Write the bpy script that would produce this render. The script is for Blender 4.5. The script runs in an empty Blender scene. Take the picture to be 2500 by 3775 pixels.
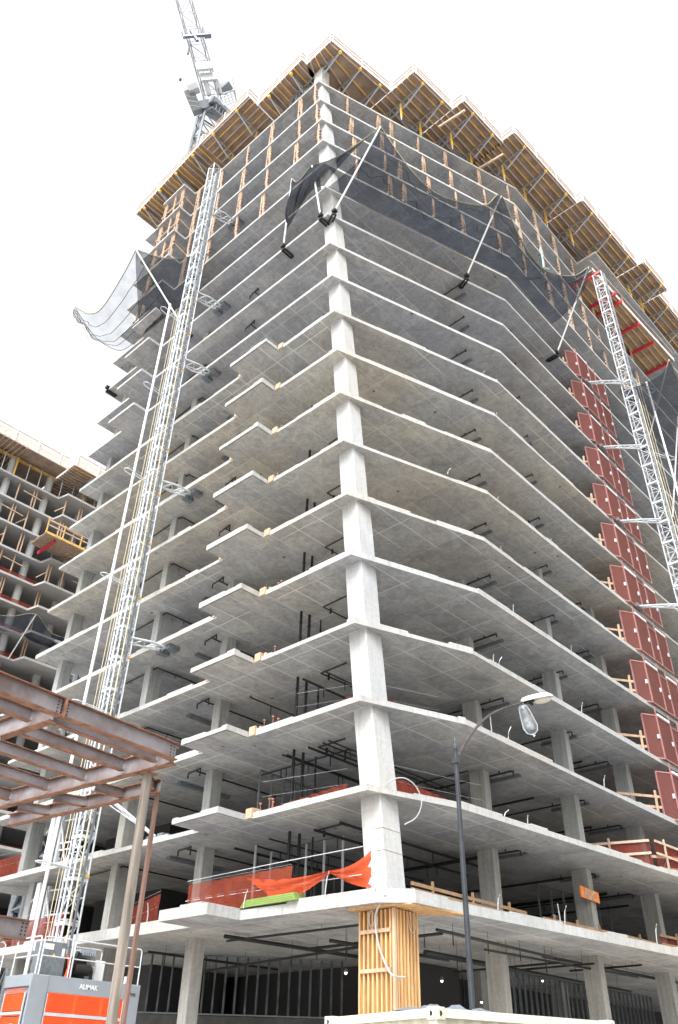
import bpy, math, random
from mathutils import Vector, Matrix
random.seed(7)
R = math.radians

# ------------------------------------------------------------------ camera, world, sun, exposure
scene = bpy.context.scene
col = scene.collection
EYE = 1.65
CAM = Matrix(((0.6754405, -0.4418337, -0.5903924), (-0.7371629, -0.3836501, -0.5562404), (0.0192617, 0.8109227, -0.5848362)))
cd = bpy.data.cameras.new('camera'); cam = bpy.data.objects.new('camera', cd); col.objects.link(cam)
cam.matrix_world = Matrix.Translation((0, 0, EYE)) @ CAM.to_4x4()
cd.sensor_fit = 'VERTICAL'; cd.sensor_height = 36; cd.sensor_width = 24; cd.lens = 36 * 2950 / 3775
cd.clip_end = 3000; cd.clip_start = .1
scene.camera = cam

world = bpy.data.worlds.new('World'); scene.world = world; world.use_nodes = True
nt = world.node_tree; nt.nodes.clear()
sky = nt.nodes.new('ShaderNodeTexSky'); sky.sky_type = 'NISHITA'; sky.sun_disc = False
SUN_EL, SUN_AZ = R(52), R(205)          # direction the light comes from
sky.sun_elevation = SUN_EL; sky.sun_rotation = R(90) - SUN_AZ; sky.air_density = 1.6; sky.dust_density = 6; sky.ozone_density = 1
hs = nt.nodes.new('ShaderNodeHueSaturation'); hs.inputs['Saturation'].default_value = .12
bg = nt.nodes.new('ShaderNodeBackground'); bg.inputs[1].default_value = .15
wo = nt.nodes.new('ShaderNodeOutputWorld')
nt.links.new(sky.outputs[0], hs.inputs['Color']); nt.links.new(hs.outputs[0], bg.inputs[0]); nt.links.new(bg.outputs[0], wo.inputs[0])

sd = bpy.data.lights.new('sun', 'SUN'); sd.energy = .9; sd.angle = R(25); sd.color = (1, .985, .965)
sun = bpy.data.objects.new('sun', sd); col.objects.link(sun)
sdir = Vector((math.cos(SUN_EL) * math.cos(SUN_AZ), math.cos(SUN_EL) * math.sin(SUN_AZ), math.sin(SUN_EL)))
sun.rotation_euler = sdir.to_track_quat('Z', 'Y').to_euler()
scene.view_settings.view_transform = 'Standard'; scene.view_settings.look = 'None'
scene.view_settings.exposure = 1.4; scene.view_settings.gamma = 1

# ------------------------------------------------------------------ measuring helpers (photo pixel -> point on a real plane)
def ray(p): return CAM @ Vector((p[0] - 1250, -(p[1] - 1887.5), -2950.))
def bz(p, z): r = ray(p); t = (z - EYE) / r.z; return Vector((r.x * t, r.y * t, z))
def bx(p, x): r = ray(p); t = x / r.x; return Vector((x, r.y * t, r.z * t + EYE))
def by(p, y): r = ray(p); t = y / r.y; return Vector((r.x * t, y, r.z * t + EYE))
def at(p, d): r = ray(p); r = r * (d / 2950.); return Vector((r.x, r.y, r.z + EYE))
Z0 = 6.3734
def zk(k): return Z0 + 3 * k
TH = .2

# ------------------------------------------------------------------ mesh helpers
class MB:
    def __init__(s): s.v = []; s.f = []; s.m = []; s.cm = 0
    def add(s, vs, fs):
        n = len(s.v); s.v += [tuple(v) for v in vs]; s.f += [tuple(i + n for i in f) for f in fs]; s.m += [s.cm] * len(fs); return s
    def box(s, x0, x1, y0, y1, z0, z1):
        if x0 > x1: x0, x1 = x1, x0
        if y0 > y1: y0, y1 = y1, y0
        return s.add([(x, y, z) for z in (z0, z1) for x, y in ((x0, y0), (x1, y0), (x1, y1), (x0, y1))],
                     [(3, 2, 1, 0), (4, 5, 6, 7), (0, 1, 5, 4), (1, 2, 6, 5), (2, 3, 7, 6), (3, 0, 4, 7)])
    def bar(s, a, b, w, h=None, up=(0, 0, 1)):
        a, b = Vector(a), Vector(b); h = w if h is None else h; d = (b - a)
        if d.length < 1e-6: return s
        d.normalize(); u = Vector(up)
        if abs(d.dot(u)) > .99: u = Vector((1, 0, 0))
        x = d.cross(u).normalized(); y = x.cross(d)
        c = [(-.5, -.5), (.5, -.5), (.5, .5), (-.5, .5)]
        return s.add([p + x * (i * w) + y * (j * h) for p in (a, b) for i, j in c],
                     [(3, 2, 1, 0), (4, 5, 6, 7), (0, 1, 5, 4), (1, 2, 6, 5), (2, 3, 7, 6), (3, 0, 4, 7)])
    def tube(s, pts, r, n=6, cap=True):
        pts = [Vector(p) for p in pts]; rs = r if isinstance(r, (list, tuple)) else [r] * len(pts); vs = []; fs = []
        for i, p in enumerate(pts):
            d = (pts[min(i + 1, len(pts) - 1)] - pts[max(i - 1, 0)]).normalized()
            u = Vector((0, 0, 1)) if abs(d.z) < .95 else Vector((1, 0, 0))
            x = d.cross(u).normalized(); y = x.cross(d)
            vs += [p + (x * math.cos(2 * math.pi * k / n) + y * math.sin(2 * math.pi * k / n)) * rs[i] for k in range(n)]
        for i in range(len(pts) - 1):
            fs += [(i * n + k, i * n + (k + 1) % n, (i + 1) * n + (k + 1) % n, (i + 1) * n + k) for k in range(n)]
        if cap: fs += [tuple(range(n))[::-1], tuple((len(pts) - 1) * n + k for k in range(n))]
        return s.add(vs, fs)
    def prism(s, poly, z0, z1):
        n = len(poly)
        return s.add([(x, y, z0) for x, y in poly] + [(x, y, z1) for x, y in poly],
                     [tuple(range(n))[::-1], tuple(range(n, 2 * n))] + [(i, (i + 1) % n, n + (i + 1) % n, n + i) for i in range(n)])
    def lattice(s, a, b, off1, off2, chord, brace, n, r=None):
        """square or flat lattice between a and b; off1, off2 = half side vectors"""
        a, b, off1, off2 = Vector(a), Vector(b), Vector(off1), Vector(off2)
        cs = [off1 + off2, off1 - off2, -off1 - off2, -off1 + off2] if off2.length > 0 else [off1, -off1]
        for c in cs: s.tube([a + c, b + c], chord, 6)
        m = len(cs)
        for i in range(n):
            p, q = a.lerp(b, i / n), a.lerp(b, (i + 1) / n)
            for j in range(m if m == 4 else 1):
                c, d = cs[j], cs[(j + 1) % m]
                s.bar(p + c, p + d, brace)
                if (i + j) % 2: s.bar(p + c, q + d, brace)
                else: s.bar(p + d, q + c, brace)
        for j in range(m if m == 4 else 1): s.bar(b + cs[j], b + cs[(j + 1) % m], brace)
        return s
    def build(s, name, mat, parent=None, smooth=False, bevel=0, loc=None):
        me = bpy.data.meshes.new(name); off = Vector(loc) if loc is not None else (parent.matrix_world.translation if parent is not None else Vector((0, 0, 0)))
        me.from_pydata([tuple(Vector(v) - off) for v in s.v], [], s.f); me.update()
        o = bpy.data.objects.new(name, me); col.objects.link(o)
        mats = mat if isinstance(mat, (list, tuple)) else [mat]
        for x in mats: me.materials.append(x)
        if len(mats) > 1: me.polygons.foreach_set('material_index', s.m)
        if smooth: me.polygons.foreach_set('use_smooth', [True] * len(me.polygons))
        if parent is not None: o.parent = parent
        else: o.location = off; 
        if parent is None: o.matrix_world = Matrix.Translation(off)
        else: o.matrix_world = Matrix.Translation(off); o.matrix_parent_inverse = Matrix.Identity(4); o.location = (0, 0, 0)
        if bevel:
            bv = o.modifiers.new('bevel', 'BEVEL'); bv.width = bevel; bv.segments = 2; bv.limit_method = 'ANGLE'
        return o
def tag(o, label=None, cat=None, group=None, kind=None):
    if label: o['label'] = label
    if cat: o['category'] = cat
    if group: o['group'] = group
    if kind: o['kind'] = kind
    return o
def thing(name, loc, label, cat, group=None):
    o = bpy.data.objects.new(name, None); col.objects.link(o); o.location = loc; o.matrix_world = Matrix.Translation(loc)
    o.empty_display_size = .2
    return tag(o, label, cat, group)
def copy_thing(src, delta, label):
    """a copy of a thing and of each of its parts, moved by delta"""
    r = src.copy(); col.objects.link(r); r.location = src.location + Vector(delta); r['label'] = label
    for ch in src.children:
        c = ch.copy(); col.objects.link(c); c.parent = r
        for g in ch.children:
            d = g.copy(); col.objects.link(d); d.parent = c
    return r
ORD = ['', 'first', 'second', 'third', 'fourth', 'fifth', 'sixth', 'seventh', 'eighth', 'ninth', 'tenth', 'eleventh', 'twelfth', 'thirteenth', 'fourteenth', 'fifteenth', 'sixteenth', 'seventeenth', 'eighteenth', 'nineteenth']

# ------------------------------------------------------------------ materials
def new_mat(name):
    m = bpy.data.materials.new(name); m.use_nodes = True; n = m.node_tree.nodes; l = m.node_tree.links
    return m, n, l, n['Principled BSDF']
def simple(name, c, rough=.6, metal=0, var=.15, scale=6, bump=0, streak=None):
    m, n, l, b = new_mat(name)
    g = n.new('ShaderNodeNewGeometry'); no = n.new('ShaderNodeTexNoise'); no.inputs['Scale'].default_value = scale; no.inputs['Detail'].default_value = 6
    if streak:
        mp = n.new('ShaderNodeMapping'); mp.inputs['Scale'].default_value = streak; l.new(g.outputs['Position'], mp.inputs[0]); l.new(mp.outputs[0], no.inputs['Vector'])
    else: l.new(g.outputs['Position'], no.inputs['Vector'])
    r = n.new('ShaderNodeValToRGB'); r.color_ramp.elements[0].position = .3; r.color_ramp.elements[1].position = .7
    r.color_ramp.elements[0].color = (*[x * (1 - var) for x in c], 1); r.color_ramp.elements[1].color = (*[min(1, x * (1 + var)) for x in c], 1)
    l.new(no.outputs['Fac'], r.inputs[0]); l.new(r.outputs[0], b.inputs['Base Color'])
    b.inputs['Roughness'].default_value = rough; b.inputs['Metallic'].default_value = metal
    if bump:
        bp = n.new('ShaderNodeBump'); bp.inputs['Strength'].default_value = bump; bp.inputs['Distance'].default_value = .02
        l.new(no.outputs['Fac'], bp.inputs['Height']); l.new(bp.outputs[0], b.inputs['Normal'])
    return m
def math_node(n, op, a=None, b=None):
    x = n.new('ShaderNodeMath'); x.operation = op
    if b is not None and not hasattr(b, 'links'): x.inputs[1].default_value = b
    return x
def concrete(name, c, grid=0, warm=.0, blotch=.5, spots=0, drip=0):
    m, n, l, b = new_mat(name)
    g = n.new('ShaderNodeNewGeometry'); sx = n.new('ShaderNodeSeparateXYZ'); l.new(g.outputs['Position'], sx.inputs[0])
    def noise(scale, detail=6, rough=.6, vec=None, dist=0):
        t = n.new('ShaderNodeTexNoise'); t.inputs['Scale'].default_value = scale; t.inputs['Detail'].default_value = detail
        t.inputs['Roughness'].default_value = rough; t.inputs['Distortion'].default_value = dist
        l.new(vec or g.outputs['Position'], t.inputs['Vector']); return t.outputs['Fac']
    def ramp(src, a, bb, ca, cb):
        r = n.new('ShaderNodeValToRGB'); r.color_ramp.elements[0].position = a; r.color_ramp.elements[1].position = bb
        r.color_ramp.elements[0].color = (*ca, 1); r.color_ramp.elements[1].color = (*cb, 1); l.new(src, r.inputs[0]); return r.outputs[0]
    def mix(f, a, bb, mode='MIX'):
        x = n.new('ShaderNodeMixRGB'); x.blend_type = mode
        if isinstance(f, float): x.inputs[0].default_value = f
        else: l.new(f, x.inputs[0])
        l.new(a, x.inputs[1])
        if isinstance(bb, tuple): x.inputs[2].default_value = (*bb, 1)
        else: l.new(bb, x.inputs[2])
        return x.outputs[0]
    lo = tuple(x * (1 - blotch) for x in c); hi = tuple(min(1, x * (1 + blotch * .6)) for x in c)
    base = ramp(noise(.35, 8, .65, dist=.6), .3, .72, lo, hi)
    # brownish and bluish pours, different on every floor
    tint = ramp(noise(.16, 3, .5), .38, .62, (c[0] * 1.08, c[1] * .98, c[2] * .84), (c[0] * .93, c[1] * 1.0, c[2] * 1.07))
    base = mix(.35 + warm, base, tint)
    fine = ramp(noise(9, 8, .7), .25, .75, (.8, .8, .8), (1.12, 1.12, 1.12)); base = mix(1., base, fine, 'MULTIPLY')
    if spots: base = mix(1., base, ramp(noise(1.7, 7, .72, dist=1.5), .36, .66, (.74, .74, .76), (1.12, 1.11, 1.09)), 'MULTIPLY')
    if drip:
        mp = n.new('ShaderNodeMapping'); mp.inputs['Scale'].default_value = (5, 5, .35); l.new(g.outputs['Position'], mp.inputs[0])
        st = ramp(noise(1.6, 5, .6, vec=mp.outputs[0]), .45, .75, (1, 1, 1), (1 - drip, 1 - drip, 1 - drip * 1.05)); base = mix(1., base, st, 'MULTIPLY')
    if grid:
        # formwork sheet joints: thin lines 1.22 m and 2.44 m apart, showing in patches
        masks = []
        for ax, pitch, w in ((0, 2.44, .02), (1, 1.22, .045)):
            d = math_node(n, 'DIVIDE', b=pitch); l.new(sx.outputs[ax], d.inputs[0])
            f = math_node(n, 'FRACT'); l.new(d.outputs[0], f.inputs[0])
            lt = math_node(n, 'LESS_THAN', b=w); l.new(f.outputs[0], lt.inputs[0]); masks.append(lt.outputs[0])
        mx = math_node(n, 'MAXIMUM'); l.new(masks[0], mx.inputs[0]); l.new(masks[1], mx.inputs[1])
        for sc, lohi, cc, amt in ((.22, (.42, .52), tuple(min(1, x * 1.6) for x in c), grid), (.3, (.52, .62), tuple(x * .55 for x in c), grid * .9)):
            pm = n.new('ShaderNodeMapRange'); pm.inputs[1].default_value = lohi[0]; pm.inputs[2].default_value = lohi[1]; pm.inputs[4].default_value = amt
            mp = n.new('ShaderNodeMapping'); mp.inputs['Location'].default_value = (sc * 40, 0, sc * 9); l.new(g.outputs['Position'], mp.inputs[0])
            l.new(noise(sc, 3, .5, vec=mp.outputs[0]), pm.inputs[0])
            mu = math_node(n, 'MULTIPLY'); l.new(mx.outputs[0], mu.inputs[0]); l.new(pm.outputs[0], mu.inputs[1])
            base = mix(mu.outputs[0], base, cc)
        # each sheet a slightly different grey
        ck = n.new('ShaderNodeTexBrick'); ck.inputs['Scale'].default_value = 1; ck.inputs['Mortar Size'].default_value = 0
        ck.inputs['Brick Width'].default_value = 2.44; ck.inputs['Row Height'].default_value = 1.22; ck.offset = 0
        ck.inputs['Color1'].default_value = (.9, .9, .92, 1); ck.inputs['Color2'].default_value = (1.08, 1.07, 1.04, 1)
        l.new(g.outputs['Position'], ck.inputs['Vector']); base = mix(1., base, ck.outputs[0], 'MULTIPLY')
    if spots:
        vo = n.new('ShaderNodeTexVoronoi'); vo.inputs['Scale'].default_value = .55; l.new(g.outputs['Position'], vo.inputs['Vector'])
        lt = math_node(n, 'LESS_THAN', b=.045); l.new(vo.outputs['Distance'], lt.inputs[0])
        base = mix(lt.outputs[0], base, tuple(x * .3 for x in c))
        # white leached streaks and drips
        mp = n.new('ShaderNodeMapping'); mp.inputs['Scale'].default_value = (.5, 2.2, 1); mp.inputs['Rotation'].default_value = (0, 0, .3); l.new(g.outputs['Position'], mp.inputs[0])
        s2 = ramp(noise(.9, 9, .75, vec=mp.outputs[0], dist=1.2), .66, .74, (0, 0, 0), (1, 1, 1))
        mm = math_node(n, 'MULTIPLY', b=.45); l.new(s2, mm.inputs[0]); base = mix(mm.outputs[0], base, tuple(min(1, x * 1.8) for x in c))
    l.new(base, b.inputs['Base Color']); b.inputs['Roughness'].default_value = .88
    bp = n.new('ShaderNodeBump'); bp.inputs['Strength'].default_value = .35; bp.inputs['Distance'].default_value = .02
    l.new(noise(14, 8, .7), bp.inputs['Height']); l.new(bp.outputs[0], b.inputs['Normal'])
    return m
def netting(name, c, opac, scale=9, fold=.25, cell=0):
    m, n, l, b = new_mat(name)
    n.remove(b); out = n['Material Output']
    tr = n.new('ShaderNodeBsdfTransparent'); df = n.new('ShaderNodeBsdfDiffuse'); df.inputs[0].default_value = (*c, 1)
    tl = n.new('ShaderNodeBsdfTranslucent'); tl.inputs[0].default_value = (*c, 1)
    ms = n.new('ShaderNodeMixShader'); ms.inputs[0].default_value = .35; l.new(df.outputs[0], ms.inputs[1]); l.new(tl.outputs[0], ms.inputs[2])
    mx = n.new('ShaderNodeMixShader'); g = n.new('ShaderNodeNewGeometry')
    no = n.new('ShaderNodeTexNoise'); no.inputs['Scale'].default_value = scale * .12; no.inputs['Detail'].default_value = 5; l.new(g.outputs['Position'], no.inputs['Vector'])
    mr = n.new('ShaderNodeMapRange'); mr.inputs[1].default_value = .3; mr.inputs[2].default_value = .7; mr.inputs[3].default_value = opac - fold; mr.inputs[4].default_value = min(1, opac + fold)
    l.new(no.outputs['Fac'], mr.inputs[0]); fac = mr.outputs[0]
    if cell:
        wv = n.new('ShaderNodeTexVoronoi'); wv.inputs['Scale'].default_value = cell; l.new(g.outputs['Position'], wv.inputs['Vector'])
        m2 = n.new('ShaderNodeMapRange'); m2.inputs[1].default_value = .1; m2.inputs[2].default_value = .6; m2.inputs[3].default_value = -.12; m2.inputs[4].default_value = .12
        l.new(wv.outputs['Distance'], m2.inputs[0]); ad = n.new('ShaderNodeMath'); ad.operation = 'ADD'; ad.use_clamp = True; l.new(fac, ad.inputs[0]); l.new(m2.outputs[0], ad.inputs[1]); fac = ad.outputs[0]
    l.new(fac, mx.inputs[0]); l.new(tr.outputs[0], mx.inputs[1]); l.new(ms.outputs[0], mx.inputs[2]); l.new(mx.outputs[0], out.inputs[0])
    return m
M = dict(
    soffit=concrete('soffit_concrete', (.4, .403, .4), grid=.7, warm=.0, blotch=.5, spots=1),
    soffit_w=concrete('warm_soffit_concrete', (.43, .42, .395), grid=.35, warm=.12, blotch=.36, spots=1),
    soffit_c=concrete('cool_soffit_concrete', (.35, .36, .38), grid=.4, warm=.0, blotch=.42, spots=1),
    edge=concrete('slab_edge_concrete', (.4, .4, .392), blotch=.16, drip=.25),
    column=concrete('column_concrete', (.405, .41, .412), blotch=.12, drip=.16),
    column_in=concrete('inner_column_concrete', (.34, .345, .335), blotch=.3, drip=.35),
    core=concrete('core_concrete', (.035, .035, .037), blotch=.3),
    far=concrete('far_concrete', (.33, .33, .335), blotch=.2), fare=concrete('far_edge', (.4, .4, .4), blotch=.2),
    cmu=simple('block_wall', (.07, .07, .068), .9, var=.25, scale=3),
    galv=simple('galvanised_steel', (.5, .53, .56), .5, .15, .15, 12),
    galvd=simple('dull_galvanised_steel', (.17, .19, .21), .5, .4, .2, 8),
    white=simple('white_painted_steel', (.62, .63, .64), .45, 0, .06, 6),
    alu=simple('aluminium_truss', (.30, .33, .36), .45, .5, .15, 8),
    ply=simple('form_plywood', (.26, .185, .14), .7, 0, .3, 1.2, streak=(1, 1, 1)),
    timber=simple('timber', (.45, .31, .21), .75, 0, .22, 2, streak=(3, 3, .4)),
    timber_y=simple('yellow_timber_joist', (.55, .34, .1), .6, 0, .2, 2),
    timber_w=simple('weathered_timber', (.41, .31, .235), .8, 0, .2, 3),
    fascia=simple('pale_edge_board', (.64, .54, .47), .7, 0, .15, 2),
    yellow=simple('yellow_post', (.72, .42, .06), .5, 0, .1, 4),
    red=simple('red_beam', (.5, .03, .05), .5, 0, .15, 4),
    rust=None, black=simple('black_pipe', (.015, .017, .017), .5, .3, .2, 5),
    bolt=simple('dark_bolt', (.02, .017, .015), .6, .5, .2, 5),
    strap=simple('steel_strap', (.25, .18, .14), .6, .3, .2, 5),
    rope=simple('yellow_black_rope', (.2, .19, .12), .8, 0, .6, 14),
    cable=simple('tan_cable', (.5, .44, .32), .6, 0, .1, 4),
    conduit=simple('white_conduit', (.36, .37, .37), .5, 0, .05, 4),
    net=netting('dark_safety_net', (.045, .052, .068), .7, fold=.08),
    net_d=netting('dense_bunched_net', (.04, .045, .06), .84, fold=.12),
    net_l=netting('thin_safety_net', (.1, .11, .13), .2, fold=.11),
    debris=netting('orange_debris_net', (.8, .13, .05), .78, fold=.14),
    debris_m=netting('orange_red_debris_net', (.34, .075, .045), .62, fold=.14),
    debris_d=netting('dull_red_debris_net', (.22, .05, .035), .72, fold=.15),
    screen=netting('red_screen_mesh', (.21, .083, .073), .84, fold=.05),
    red_frame=simple('red_primed_frame', (.32, .145, .135), .6, 0, .15, 6),
    orange=simple('orange_panel', (.72, .09, .015), .45, 0, .06, 3),
    grey=simple('grey_painted_steel', (.22, .245, .275), .45, 0, .06, 2),
    greyl=simple('light_grey_steel', (.4, .42, .44), .45, 0, .06, 2),
    cream=simple('cream_container_paint', (.55, .53, .43), .5, 0, .08, 2),
    tarp=simple('grey_tarpaulin', (.13, .14, .165), .6, 0, .25, 4),
    lamp_pole=simple('lamp_pole_paint', (.045, .05, .06), .35, .3, .2, 5),
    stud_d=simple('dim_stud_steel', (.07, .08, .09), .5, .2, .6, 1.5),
    guard=simple('guard_timber', (.24, .15, .08), .75, 0, .25, 2, streak=(3, 3, .4)),
    green=simple('green_strap_bundle', (.17, .25, .06), .6, 0, .12, 4),
    blue=simple('blue_sheet', (.03, .16, .42), .6, 0, .2, 4),
    teal=simple('teal_cord', (.25, .6, .65), .6, 0, .1, 4),
    dirt=simple('dirt_ground', (.5, .48, .45), .95, 0, .25, .4, bump=.3),
    formox=simple('orange_form_timber', (.54, .33, .15), .6, 0, .28, 2.2, streak=(4, 4, .5)),
    formply=simple('form_panel_ply', (.38, .2, .085), .7, 0, .3, 1.5),
    copper=simple('copper_stub', (.32, .13, .09), .5, .3, .2, 6),
    signo=simple('orange_sign_board', (.9, .25, .05), .6, 0, .15, 4), signg=simple('faded_sign_letter', (.42, .5, .42), .7, 0, .15, 4),
)
def rust_mat():
    m, n, l, b = new_mat('weathered_steel_beam'); g = n.new('ShaderNodeNewGeometry')
    a = n.new('ShaderNodeTexNoise'); a.inputs['Scale'].default_value = .9; a.inputs['Detail'].default_value = 9; a.inputs['Roughness'].default_value = .7
    l.new(g.outputs['Position'], a.inputs['Vector']); r = n.new('ShaderNodeValToRGB'); e = r.color_ramp.elements
    e[0].position = .36; e[0].color = (.13, .095, .09, 1); e[1].position = .62; e[1].color = (.25, .235, .25, 1)
    l.new(a.outputs['Fac'], r.inputs[0]); l.new(r.outputs[0], b.inputs['Base Color']); b.inputs['Roughness'].default_value = .6; b.inputs['Metallic'].default_value = .1
    return m
M['steel'] = rust_mat()
M['rust'] = simple('rusty_flange', (.17, .08, .048), .8, 0, .45, 5)
M['rust_col'] = simple('streaked_rusty_column', (.19, .165, .14), .75, 0, .45, 1.6, streak=(5, 5, .5))
lit = bpy.data.materials.new('work_lamp_lens'); lit.use_nodes = True
lit.node_tree.nodes['Principled BSDF'].inputs['Emission Color'].default_value = (1, .97, .9, 1); lit.node_tree.nodes['Principled BSDF'].inputs['Emission Strength'].default_value = 1.2

# ------------------------------------------------------------------ ground
g = MB(); g.add([(-600, -600, 0), (900, -600, 0), (900, 900, 0), (-600, 900, 0)], [(0, 1, 2, 3)])
tag(g.build('ground', M['dirt'], loc=(0, 0, 0)), kind='structure')
g = MB(); g.prism([(-200, -12), (600, -12), (600, 4), (-200, 4)], .004, .02)
tag(g.build('road', simple('asphalt', (.055, .055, .058), .9, 0, .3, 6), loc=(0, 0, 0)), kind='structure')
g = MB(); g.box(-200, 600, 4, 6.2, 0, .13); tag(g.build('pavement', M['edge'], loc=(0, 0, 0)), kind='structure')

# ------------------------------------------------------------------ the concrete tower
TY = {0: 16.35, 1: 16.42, 2: 16.74, 3: 17.01, 4: 17.24, 5: 17.5, 6: 17.75, 7: 18.02, 8: 18.28, 9: 18.56, 10: 18.82, 11: 19.08, 12: 19.38, 13: 19.67, 14: 19.97, 15: 20.23, 16: 20.53, 17: 20.82, 18: 21.14, 19: 21.45}
def TX(k): return 19.0 + (max(0, k - 11) * .034)
def KX(k): return 21.43 + .8 * k if k > 0 else 20.0
LX = 18.93
def balcony(k):
    if k <= 9:
        y0 = 22.3 + .05 * (k - 4); y1 = 25.0 + .08 * (k - 4); x = 18.0 + (.03 * (k - 6))
        if k == 0: return 17.62, 21.9, 24.4
        if k == 1: return 17.7, 22.0, 24.5
        return min(x, 18.12), y0, y1
    return 17.9, 34.75, 37.5
def th(k): return .34 if k == 0 else TH
def outline(k):
    bxx, b0, b1 = balcony(k)
    if k == 0: front = [(19.3, 16.35), (20.0, 15.45), (22.5, 15.32), (34.6, 14.02), (45.5, 13.2)]
    elif k == 1: front = [(TX(1), TY[1]), (22.5, 15.35), (36.4, 14.1), (45.5, 13.6)]
    elif k == 2: front = [(TX(k), TY[k]), (KX(k), 15.28), (45.5, 15.0)]
    else: front = [(TX(k), TY[k]), (KX(k), 15.24), (45.5, 15.15)]
    y2 = front[-1][1] - .35
    if k == 18: front = front + [(45.5, 13.4)]; y2 = 12.9
    if k == 17: front = [(TX(k), TY[k]), (KX(k), 15.24), (44.6, 15.2), (44.6, 13.85)]; y2 = 13.0
    p = front + [(75, y2), (75, 41.35), (LX, 41.35)]
    lx = lambda y: LX + (TX(k) - LX) * max(0, min(1, (41.35 - y) / 20))
    p += [(lx(b1), b1), (bxx, b1), (bxx, b0), (lx(b0), b0)]
    return p
tower = thing('concrete_tower', (30, 27, 0), 'tall unfinished concrete frame building with open floors and slanted corner column', 'building')
for k in range(19):
    p = outline(k); m = MB(); m.cm = 1
    m.prism(p, zk(k) - th(k), zk(k) - (.05 if k < 10 else 0)); n = len(p)
    # side faces take the pale edge concrete, soffit and top the grey one
    m.m = [0, 0] + [1] * n
    m.cm = 1
    if k < 10:      # ragged raised lip along the edge where the pour strips stop
        for i in range(n):
            a, b = Vector((*p[i], 0)), Vector((*p[(i + 1) % n], 0))
            if a.x > 70 or b.x > 70 or (b - a).length < .5: continue
            d = (b - a).normalized(); nrm = Vector((-d.y, d.x, 0)); t = 0; L = (b - a).length
            while t < L - .05:
                s = min(random.uniform(.9, 2.4), L - t); h = random.choice((0, .03, .055, .0, -.045))
                q0, q1 = a + d * t - nrm * .002, a + d * (t + s - .01) - nrm * .002
                c0, c1 = q0 + nrm * .3, q1 + nrm * .3
                m.prism([(q0.x, q0.y), (q1.x, q1.y), (c1.x, c1.y), (c0.x, c0.y)], zk(k) - .052, zk(k) + h)
                t += s
    m.build('floor_slab', [M['soffit'] if k < 5 else (M['soffit_w'] if k in (6, 7, 8) else M['soffit_c'] if k > 9 else M['soffit']), M['edge']], tower)
    # a dark drip joint and blockout timber at the balcony
    if 1 <= k <= 9:
        bxx, b0, b1 = balcony(k); m = MB()
        m.box(bxx + .05, bxx + .07, b0 + .1, b1 - .1, zk(k) - TH - .006, zk(k) - TH + .001); m.box(bxx + .1, 18.9, b0 + .06, b0 + .08, zk(k) - TH - .006, zk(k) - TH + .001)
        m.build('drip_groove', M['black'], tower)
        for j in range(3):
            y = b0 - .15 - .16 * j; MB().box(19.05 + .03 * j, 19.3 + random.uniform(0, .2), y, y + .1, zk(k), zk(k) + random.uniform(.06, .2)).build('blockout_timber', M['timber'], tower)
        MB().box(18.93, 19.03, b0 - .35, b0 - .03, zk(k) - .18, zk(k) + .16).build('blockout_timber', M['timber'], tower); MB().box(18.95, 19.1, b1 + .02, b1 + .3, zk(k) - .12, zk(k) + .1).build('blockout_timber', M['timber'], tower)
        for j in range(3 + k % 3):
            m = MB()
            x, y = 19.25 + random.uniform(0, .5), b0 - .3 - .22 * j; h = random.uniform(.3, .6)
            m.tube([(x, y, zk(k)), (x, y, zk(k) + h)], .014, 6); m.tube([(x, y, zk(k) + h - .05), (x, y, zk(k) + h)], .05, 8)
            m.build('pipe_stub', M['copper'], tower)
# columns
def column(x0, x1, y0, y1, k, mat, dx=0, dy=0, name='column', z0=None):
    zb = (0 if k < 0 else zk(k)) if z0 is None else z0; zt = zk(k + 1) - th(k + 1); m = MB(); c = .025
    def ring(ox, oy, z): return [(x0 + c + ox, y0 + oy, z), (x1 - c + ox, y0 + oy, z), (x1 + ox, y0 + c + oy, z), (x1 + ox, y1 + oy, z), (x0 + ox, y1 + oy, z), (x0 + ox, y0 + c + oy, z)]
    v = ring(0, 0, zb) + ring(dx, dy, zt)
    m.add(v, [tuple(range(6))[::-1], tuple(range(6, 12))] + [(i, (i + 1) % 6, 6 + (i + 1) % 6, 6 + i) for i in range(6)])
    return m.build(name, mat, tower)
for k in range(0, 19):
    w = .9 if k < 5 else .78; y0 = TY[k] - .02 if k > 0 else 16.15; y1 = (TY[k + 1] if k < 18 else TY[18] + .25) - .02
    dx = -.0; x0 = 19.57 - (.02 if k > 9 else 0)
    column(x0, x0 + w, y0, y0 + .8, k, M['column'], dx, y1 - y0, 'corner_column', z0=None) if k < 18 else None
for zz in (7.5, 8.15): MB().box(19.566, 20.474, 16.146 + .25 * (zz - 6.37) / 2.8, 16.6, zz, zz + .018).build('joint_line', M['strap'], tower)
m = MB(); m.box(19.58, 20.34, 21.2, 22, zk(18), 63.0); m.build('corner_column', M['column'], tower)
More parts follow.
